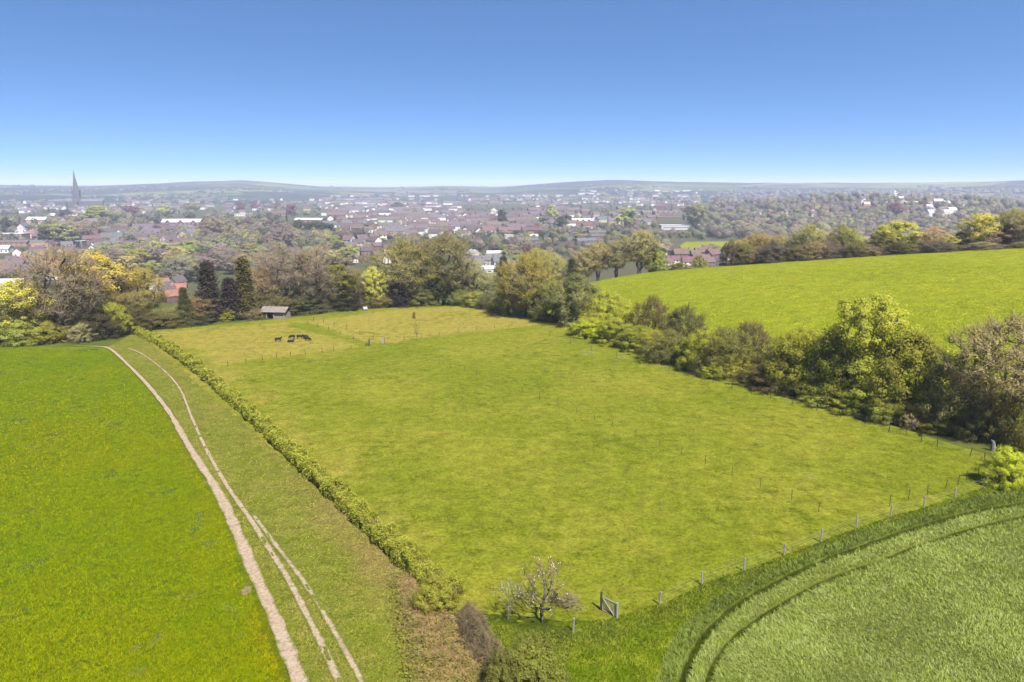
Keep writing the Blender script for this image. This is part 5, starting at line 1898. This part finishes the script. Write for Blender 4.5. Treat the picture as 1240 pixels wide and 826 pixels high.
fence('post_and_wire_fence', [(196, 401), (232, 398), (268, 394), (300, 391), (318, 389.5)], 1.1, .08, M['wood_dark'], (.5, .9), 'dark fence under the conifers at far paddock edge', .04, seed=7)
fence('post_and_wire_fence', [(352, 386), (372, 383), (398, 380), (425, 377), (452, 374), (480, 371.5), (506, 370), (530, 368.5), (552, 367.5)], 1.1, .08, M['wood_grey'], (.5, .9), 'grey fence under the tall olive trees at far paddock edge', .04, seed=8)

DIAG = [(473.5, 421.6), (493, 427), (517.5, 438), (532, 441), (546, 446), (562.4, 451), (577, 456.4), (594.4, 463.6), (612.5, 470), (632.3, 476.5), (653.2, 485), (675.8, 492.3), (697.8, 501.5), (719.8, 509),
        (741.6, 518.2), (770, 529.5), (799, 542), (825, 551.7), (854.3, 562.7), (886, 577.2), (920.4, 591.7), (958.7, 607), (991, 621)]
INNER = [(1077, 614.9), (1099.5, 607), (1123, 600), (1144.8, 592.8), (1159, 588.9), (1170.4, 583), (1185, 576)]


def stake_at(p, hh, label, group, rs):
    m = MB()
    dx, dy = rs.gauss(0, .05), rs.gauss(0, .05)
    m.tube([(0, 0, -.2), (dx * .5, dy * .5, hh * .5), (dx, dy, hh)], [.032, .03, .026], 5)
    m.box((dx * .9, dy * .9, hh - .06), (.1, .05, .06))
    o = m.build('fence_stake', M['stake'])
    o.location = p
    tag(o, label, 'stake', group)


_rk = random.Random(5)
for i, q in enumerate(DIAG):
    stake_at(at(*q), _rk.uniform(1.05, 1.25), 'thin black stake of the slanting row across the paddock, %s from the far end' % ordinal(i), 'stakes slanting across the paddock', _rk)
for i, q in enumerate(INNER):
    stake_at(at(*q), _rk.uniform(1.1, 1.25), 'thin black stake just inside the pale post fence, %s from left' % ordinal(i), 'stakes inside the pale post fence', _rk)

# corner post with struts and the grey board at the meeting of the fences
p = at(447.8, 419)
m = MB()
m.tube([(0, 0, -.2), (0, 0, 1.7)], .09, 7)
m.tube([(-1.0, -.3, 0), (0, 0, 1.2)], .06, 6)
m.tube([(-.2, -.9, 0), (0, 0, 1.1)], .06, 6)
tag(m.build('strainer_post', M['wood_dark'], None, loc=p), 'dark braced corner post where the thin fences meet', 'post')
p = at(463.6, 417)
t = empty('notice_board', p, .2)
m = MB()
for i in range(3):
    m.box((-.2 + .2 * i, 0, .82), (.185, .04, 1.3 + .04 * (i % 2)))
m.build('board', M['post_pale'], t)
m = MB()
m.tube([(.36, .02, -.2), (.36, .02, 1.55)], .05, 6)
m.build('post', M['wood_dark'], t)
tag(t, 'small upright grey board beside the dark braced corner post', 'board')

# small gate between two posts
g0, g1 = at(728.8, 740.5), at(745.6, 749.2)
d = Vector(g1) - Vector(g0)
Lg = math.hypot(d.x, d.y)
t = empty('gate', g0, math.atan2(d.y, d.x))
sl_ = d.z / Lg


def gp(x, z):
    return Vector((x, 0, z + sl_ * x))


for nm, x, r, hh, mt in (('post', -.09, .075, 1.5, 'wood_dark'), ('post', Lg + .09, .085, 1.25, 'post_pale')):
    m = MB()
    m.tube([gp(x, -.25), gp(x, hh)], r, 7)
    m.build(nm, M[mt], t)
for x in (.06, Lg - .06):
    m = MB()
    m.tube([gp(x, .12), gp(x, 1.2)], .04, 4)
    m.build('stile', M['post_pale'], t)
for z in (.16, 1.17):
    m = MB()
    m.tube([gp(.1, z), gp(Lg - .1, z)], .035, 4)
    m.build('rail', M['post_pale'], t)
m = MB()
m.tube([gp(.1, 1.12) + Vector((0, -.05, 0)), gp(Lg - .1, .2) + Vector((0, -.05, 0))], .035, 4)
m.build('brace', M['post_pale'], t)
for k in range(9):
    m = MB()
    x = .1 + (Lg - .2) * (k + .5) / 9
    m.box(gp(x, .665), (.05, .018, .94))
    m.build('slat', M['wood_grey'], t)
tag(t, 'small grey slatted gate with diagonal brace in the near fence', 'gate')


# open fronted field shelter
def shelter():
    p = at_depth(335, 184)
    t = empty('field_shelter', p, -.12)
    a = .01
    Ln, Dp, H0 = 6.4, 3.6, 2.0
    m = MB()
    m.box((0, Dp / 2, H0 / 2 + .1), (Ln, .1, H0 + .2))
    m.build('back_wall', M['wood_grey'], t)
    m = MB()
    m.box((Ln / 2 - .05, 0, H0 / 2), (.1, Dp - .12, H0))
    m.build('side_wall', M['wood_grey'], t)
    m = MB()
    for k in range(10):
        m.box((.35 + .31 * k, -Dp / 2 + .03 * (k % 2), .95), (.29, .05, 1.7))
    m.build('front_wall', M['wood_grey'], t)
    for x in (-Ln / 2 + .1, -1.9, .1, Ln / 2 - .15):
        m = MB()
        m.box((x, -Dp / 2 - .12, H0 / 2), (.2, .2, H0))
        m.build('post', M['post_pale'], t)
    r = MB()
    n = 14
    for k in range(n):
        x0 = -Ln / 2 - .5 + (Ln + 1) * k / n
        x1 = x0 + (Ln + 1) / n
        z = .05 * (k % 2)
        for (y0, z0, y1, z1) in ((-Dp / 2 - .6, H0, 0, H0 + 1.15), (0, H0 + 1.15, Dp / 2 + .5, H0 + .15)):
            r.add([(x0, y0, z0 + z), (x1, y0, z0 + .05 - z), (x1, y1, z1 + .05 - z), (x0, y1, z1 + z), (x0, y0, z0 - .06), (x1, y0, z0 - .06), (x1, y1, z1 - .06), (x0, y1, z1 - .06)],
                  [(0, 1, 2, 3), (7, 6, 5, 4), (0, 4, 5, 1), (2, 6, 7, 3), (0, 3, 7, 4), (1, 5, 6, 2)])
    r.build('roof', M['shed_roof'], t)
    tag(t, 'open fronted timber field shelter with grey sheet roof and pale posts', 'shelter')


M['shed_roof'] = plain('sheet_roof', (.14, .115, .095, 1), .3, 1.2, .7)
shelter()

# wrapped bale at the far paddock edge
p = at(442, 376.5)
t = empty('wrapped_bale', p, .5)
m = MB()
m.tube([(-.65, 0, .62), (-.6, 0, .62), (.6, 0, .62), (.65, 0, .62)], [.5, .62, .62, .5], 18)
m.build('bale', plain('pale_wrap', (.22, .225, .235, 1), .15, 3, .4), t)
m = MB()
m.tube([(.655, 0, .62), (.67, 0, .62)], [.3, .28], 14)
m.build('end_cap', M['wood_grey'], t)
tag(t, 'pale grey round wrapped bale at the far paddock edge', 'bale')

# broken trunk under the tall bare tree
p = at(1202, 546)
m = MB()
m.tube([(0, 0, -.2), (0, 0, .5), (-.06, 0, 1.0), (-.1, .02, 1.25)], [.3, .24, .2, .12], 9)
m.tube([(-.1, 0, 1.1), (-.3, .1, 1.35)], [.1, .05], 6)
tag(m.build('tree_stump', M['bark_pale'], None, loc=p), 'pale broken tree stump below the tall bare hedgerow tree', 'stump')


def sheep_mesh(pose, seed):
    """one continuous body grown from a skeleton; pose: graze, stand or lie"""
    me = bpy.data.meshes.new('sheep_skeleton')
    if pose == 'graze':
        head = [(.62, 0, .62), (.78, 0, .38), (.86, 0, .16)]
    else:
        head = [(.62, 0, .86), (.74, 0, 1.0), (.92, 0, .98)]
    dz = 0 if pose != 'lie' else -.34
    sp = [(-.5, 0, .68), (-.2, 0, .7), (.15, 0, .7), (.45, 0, .7)]
    pts = [(x, y, z + dz) for x, y, z in sp + head]
    rad = [.25, .30, .29, .24, .15, .12, .06]
    ed = [(i, i + 1) for i in range(6)]
    for j, x in ((0, -.45), (3, .42)):
        for sy in (-1, 1):
            b = len(pts)
            if pose == 'lie':
                leg = [(x, sy * .2, .16), (x + .22, sy * .26, .07)]
                rr = [.1, .05]
            else:
                leg = [(x, sy * .15, .42), (x - .03 if j == 0 else x + .02, sy * .15, .24), (x, sy * .15, .0)]
                rr = [.085, .05, .035]
            pts += leg
            rad += rr
            ed.append((j, b))
            ed += [(b + i, b + i + 1) for i in range(len(leg) - 1)]
    b = len(pts)
    pts.append((-.72, 0, .6 + dz))
    rad.append(.05)
    ed.append((0, b))
    me.from_pydata(pts, ed, [])
    o = bpy.data.objects.new('sheep_skeleton', me)
    COL.objects.link(o)
    md = o.modifiers.new('skin', 'SKIN')
    for i, s in enumerate(me.skin_vertices[0].data):
        s.radius = (rad[i], rad[i])
        s.use_root = (i == 1)
    o.modifiers.new('sub', 'SUBSURF').levels = 1
    dg = bpy.context.evaluated_depsgraph_get()
    out = bpy.data.meshes.new_from_object(o.evaluated_get(dg))
    bpy.data.objects.remove(o)
    out.name = 'sheep_body'
    return out


SM = {k: sheep_mesh(k, 1) for k in ('graze', 'stand', 'lie')}
for i, (u, v, pose, rz, lab) in enumerate([
        (337, 414, 'stand', .3, 'black sheep standing farthest left of the small flock'), (354, 410.5, 'graze', 3.0, 'black sheep grazing above the lying sheep of the flock'),
        (352, 415, 'lie', .2, 'black sheep lying nearest in the small flock'), (363, 410.5, 'graze', .25, 'black sheep grazing in the middle of the far row of flock'),
        (370.4, 411, 'stand', 2.9, 'black sheep standing behind the rightmost sheep of the flock'), (372.6, 413, 'graze', -.2, 'black sheep grazing at the right end of the flock')]):
    p = at(u, v)
    t = empty('sheep', p, rz)
    t.scale = (1.05, 1.05, 1.05)
    obj('body', SM[pose], M['wool'], t)
    hx, hz = (.84, .3) if pose == 'graze' else (.74, 1.08 if pose == 'stand' else .74)
    for sy in (-1, 1):
        m = MB()
        m.tube([(hx - .06, sy * .08, hz), (hx - .1, sy * .2, hz - .02)], [.04, .02], 5)
        m.build('ear', M['wool'], t)
    tag(t, lab, 'sheep', 'black sheep on the tan patch')


# ------------------------------------------------------------------ grass and crop standing on the sheets
def at_many(u, v):
    t = (413 - v) / F
    dx, dy, dz = (u - 620) / F, math.cos(PITCH) + t * math.sin(PITCH), -math.sin(PITCH) + t * math.cos(PITCH)
    s = CZ / np.maximum(-dz - .045 * 0, .02)
    s = np.minimum(s, 260)
    for _ in range(25):
        z = h(dx * s, dy * s)
        s = .5 * s + .5 * np.minimum((CZ - z) / np.maximum(-dz, .02), 300)
    return dx * s, dy * s


def tufts(name, X, Y, z0, mat, hgt, wid, blades, lean, wind, seed, label, cat, v, zone, wcol=None, soft=1.0):
    rs = np.random.RandomState(seed)
    n = len(X)
    dist = np.clip(np.hypot(X, Y) / 55, .8, 2.2)
    k = blades
    x = np.repeat(X, k) + rs.normal(size=n * k) * .07 * np.repeat(dist, k)
    y = np.repeat(Y, k) + rs.normal(size=n * k) * .07 * np.repeat(dist, k)
    z = np.repeat(h(X, Y) + z0, k) - .03
    hh = hgt * rs.uniform(.6, 1.3, n * k)
    ww = wid * np.repeat(dist, k) * rs.uniform(.7, 1.3, n * k)
    a = rs.uniform(0, 2 * math.pi, n * k)
    wx, wy = wind
    lx = np.cos(a) * lean + np.repeat(wx, k)
    ly = np.sin(a) * lean + np.repeat(wy, k)
    pa = rs.uniform(0, math.pi, n * k)
    px, py = np.cos(pa) * ww / 2, np.sin(pa) * ww / 2
    V = np.empty((n * k, 4, 3))
    nl = np.sqrt(1 + lx ** 2 + ly ** 2)
    V[:, 0] = np.stack([x - px, y - py, z], -1)
    V[:, 1] = np.stack([x + px, y + py, z], -1)
    mx, my, mz = x + lx * hh * .45 / nl, y + ly * hh * .45 / nl, z + hh * .62 / nl
    V[:, 2] = np.stack([mx + px * .8, my + py * .8, mz], -1)
    V[:, 3] = np.stack([mx - px * .8, my - py * .8, mz], -1)
    tip = np.stack([x + lx * hh / nl, y + ly * hh / nl, z + hh * .95 / nl], -1)
    V = np.concatenate([V, tip[:, None]], 1).reshape(-1, 3)
    b = np.arange(n * k) * 5
    Q = np.stack([b, b + 1, b + 2, b + 3], -1)
    T = np.stack([b + 3, b + 2, b + 4], -1)

    def rep(q):
        q = np.repeat(q, k)
        return np.concatenate([q, q])
    w = rs.uniform(0, 1, n * k)
    me = mesh_np(name, V, Q, T, {'v': ('FACE', 'FLOAT', np.clip(rep(v), 0, 1)), 'z': ('FACE', 'FLOAT', np.clip(rep(zone), 0, 1)), 'w': ('FACE', 'FLOAT', np.concatenate([w, w]))})
    return tag(obj(name, me, mat), label, cat, None, 'stuff')


_rg = np.random.RandomState(31)


def sample(u0, u1, v0, v1, n):
    return at_many(_rg.uniform(u0, u1, n), _rg.uniform(v0, v1, n))


CFP = np.vstack([selA, LBs[::-1]])
X, Y = sample(-160, 380, 424, 880, 90000)
d, side = seg_dist(X, Y, PATH[::6])
k = in_poly(X, Y, np.vstack([selA[::6] - np.array([.5, 0]), LBs[::-30]]))
z2 = left_z2(X, Y)
k &= ~((z2 > .15) & (z2 + .5 * fbm(X / .8, Y / .8, 2) > .42))
X, Y = X[k], Y[k]
tufts('wheat_shoots', X, Y, .03 + left_disp(X, Y), blade_material('wheat_blades', lin(118, 141, 6, KB), lin(140, 149, 8, KB), lin(168, 154, 6, KB)), .2, .035, 4, .8, (.25 * np.ones(len(X)), .1 * np.ones(len(X))), 41,
      'bright green wheat shoots covering the field beside the path', 'wheat', .5 + .5 * fbm(X / 2.4, Y / 1.4, 4) + .25 * fbm(X / 14, Y / 14, 2) - .22 * (np.sin(2 * np.pi * (X * .81 + Y * .58) / 1.1) > .75), np.clip(left_z1(X, Y) * 1.1, 0, 1))

X, Y = sample(780, 1420, 575, 890, 80000)
k = in_poly(X, Y, np.vstack([CE[::6], BR[::-6]]))
X, Y = X[k], Y[k]
tr = tram(X, Y)
k = tr + .2 * _rg.uniform(-1, 1, len(X)) < .25
X, Y, tr = X[k], Y[k], tr[k]
wr = windrow(X, Y)
tufts('barley_blades', X, Y, .03 + barley_disp(X, Y), blade_material('barley_blades', lin(160, 178, 72, KB), lin(192, 204, 118, KB), lin(116, 134, 40, KB)), .3, .022, 5, .6,
      (-.5 + .8 * fbm(X / 6, Y / 6, 3), -.3 + .8 * fbm(X / 6 + 4, Y / 6, 3)), 42, 'pale green barley blades leaning in the wind', 'barley', .5 + .55 * wr + .4 * fbm(X / .6, Y / .6, 2), outer(X, Y))

X, Y = sample(560, 1420, 555, 890, 70000)
k = in_poly(X, Y, np.vstack([NF[::6], CROPEDGE[::6]]))
X, Y = X[k], Y[k]
tufts('margin_grass', X, Y, .08 + .14 * fbm(X / 1.1, Y / 1.1, 4), blade_material('margin_blades', lin(106, 132, 14, KB), lin(150, 160, 38, KB), lin(122, 128, 52, KB)), .3, .045, 4, .9,
      (.3 * fbm(X / 3, Y / 3, 2), -.2 + 0 * X), 43, 'lush tall grass and weeds along the pale post fence', 'grass', .5 + 1.3 * fbm(X / 1.5, Y / 1.5, 4), lush_z1(X, Y))

X, Y = sample(120, 640, 420, 890, 70000)
k = in_poly(X, Y, np.vstack([PP[::6], HP[::-6]]))
d1, _ = seg_dist(X, Y, RUT[::5])
d2, _ = seg_dist(X, Y, RUT2[::5])
d3, _ = seg_dist(X, Y, PATH[::5])
k &= (np.minimum(np.minimum(d1, d2 + .1), d3 - .15) > .36 + .2 * _rg.uniform(-1, 1, len(X)))
X, Y = X[k], Y[k]
tufts('verge_grass', X, Y, .04 + .05 * fbm(X / 1.2, Y / 1.2, 4), blade_material('verge_blades', lin(128, 146, 36, KB), lin(166, 162, 64, KB), lin(184, 160, 88, KB)), .2, .035, 3, .8,
      (0 * X, 0 * X), 44, 'rough tussocky grass of the verge beside the hedge', 'grass', .5 + 1.2 * fbm(X / 2, Y / 2, 4), verge_z1(X, Y))

X, Y = sample(150, 1300, 385, 780, 150000)
k = in_poly(X, Y, np.vstack([nearA[::6], farA[::-6]]))
X, Y = X[k], Y[k]
tufts('paddock_grass', X, Y, .06 + .05 * fbm(X / 2.2, Y / 2.2, 4), blade_material('paddock_blades', lin(132, 146, 30, KB), lin(174, 172, 62, KB), lin(204, 178, 72, KB)), .11, .04, 3, .9,
      (0 * X, 0 * X), 45, 'short grazed grass and tussocks of the paddock', 'grass', .5 + 1.1 * fbm(X / 2.0, Y / 1.4, 4) + .4 * fbm(X / 9, Y / 9, 2), pad_z1(X, Y))
# darker tussocks left by the grazing
X, Y = sample(150, 1300, 400, 780, 20000)
k = in_poly(X, Y, np.vstack([nearA[::6], farA[::-6]])) & (fbm(X / 3.5, Y / 3.5, 3) + .35 * fbm(X / 15, Y / 15, 2) > .27)
X, Y = X[k], Y[k]
tufts('tussocks', X, Y, .05, blade_material('tussock_blades', lin(108, 124, 16, KB), lin(138, 146, 36, KB), lin(150, 148, 44, KB)), .3, .06, 6, .8,
      (0 * X, 0 * X), 46, 'darker tussocks dotted over the grazed paddock', 'grass', .5 + fbm(X / 1.5, Y / 1.5, 3), .5 * pad_z1(X, Y))

X, Y = sample(590, 1420, 300, 470, 90000)
k = in_poly(X, Y, np.vstack([HN[::6], HF[::-6]])) & (fbm(X / 4, Y / 4, 3) > -.15)
X, Y = X[k], Y[k]
tufts('pasture_grass', X, Y, .06 + .06 * fbm(X / 2.5, Y / 2.5, 4), blade_material('pasture_blades', lin(146, 160, 20, KB), lin(190, 192, 50, KB), lin(176, 176, 50, KB)), .2, .06, 4, .8,
      (0 * X, 0 * X), 47, 'grass tufts of the pasture on the hill', 'grass', .5 + 1.0 * fbm(X / 3, Y / 3, 4), 0 * X)

# ------------------------------------------------------------------ air
hz = MB()
hz.box((0, 0, 38), (32000, 32000, 170))
hm = bpy.data.materials.new('haze')
hm.use_nodes = True
ht = hm.node_tree
ht.nodes.clear()
ho = ht.nodes.new('ShaderNodeOutputMaterial')
hv = ht.nodes.new('ShaderNodeVolumePrincipled')
hv.inputs['Color'].default_value = (.74, .81, 1, 1)
hv.inputs['Density'].default_value = HAZE
ht.links.new(hv.outputs[0], ho.inputs['Volume'])
tag(hz.build('haze', hm), 'thin pale haze over the valley', None, None, 'stuff')
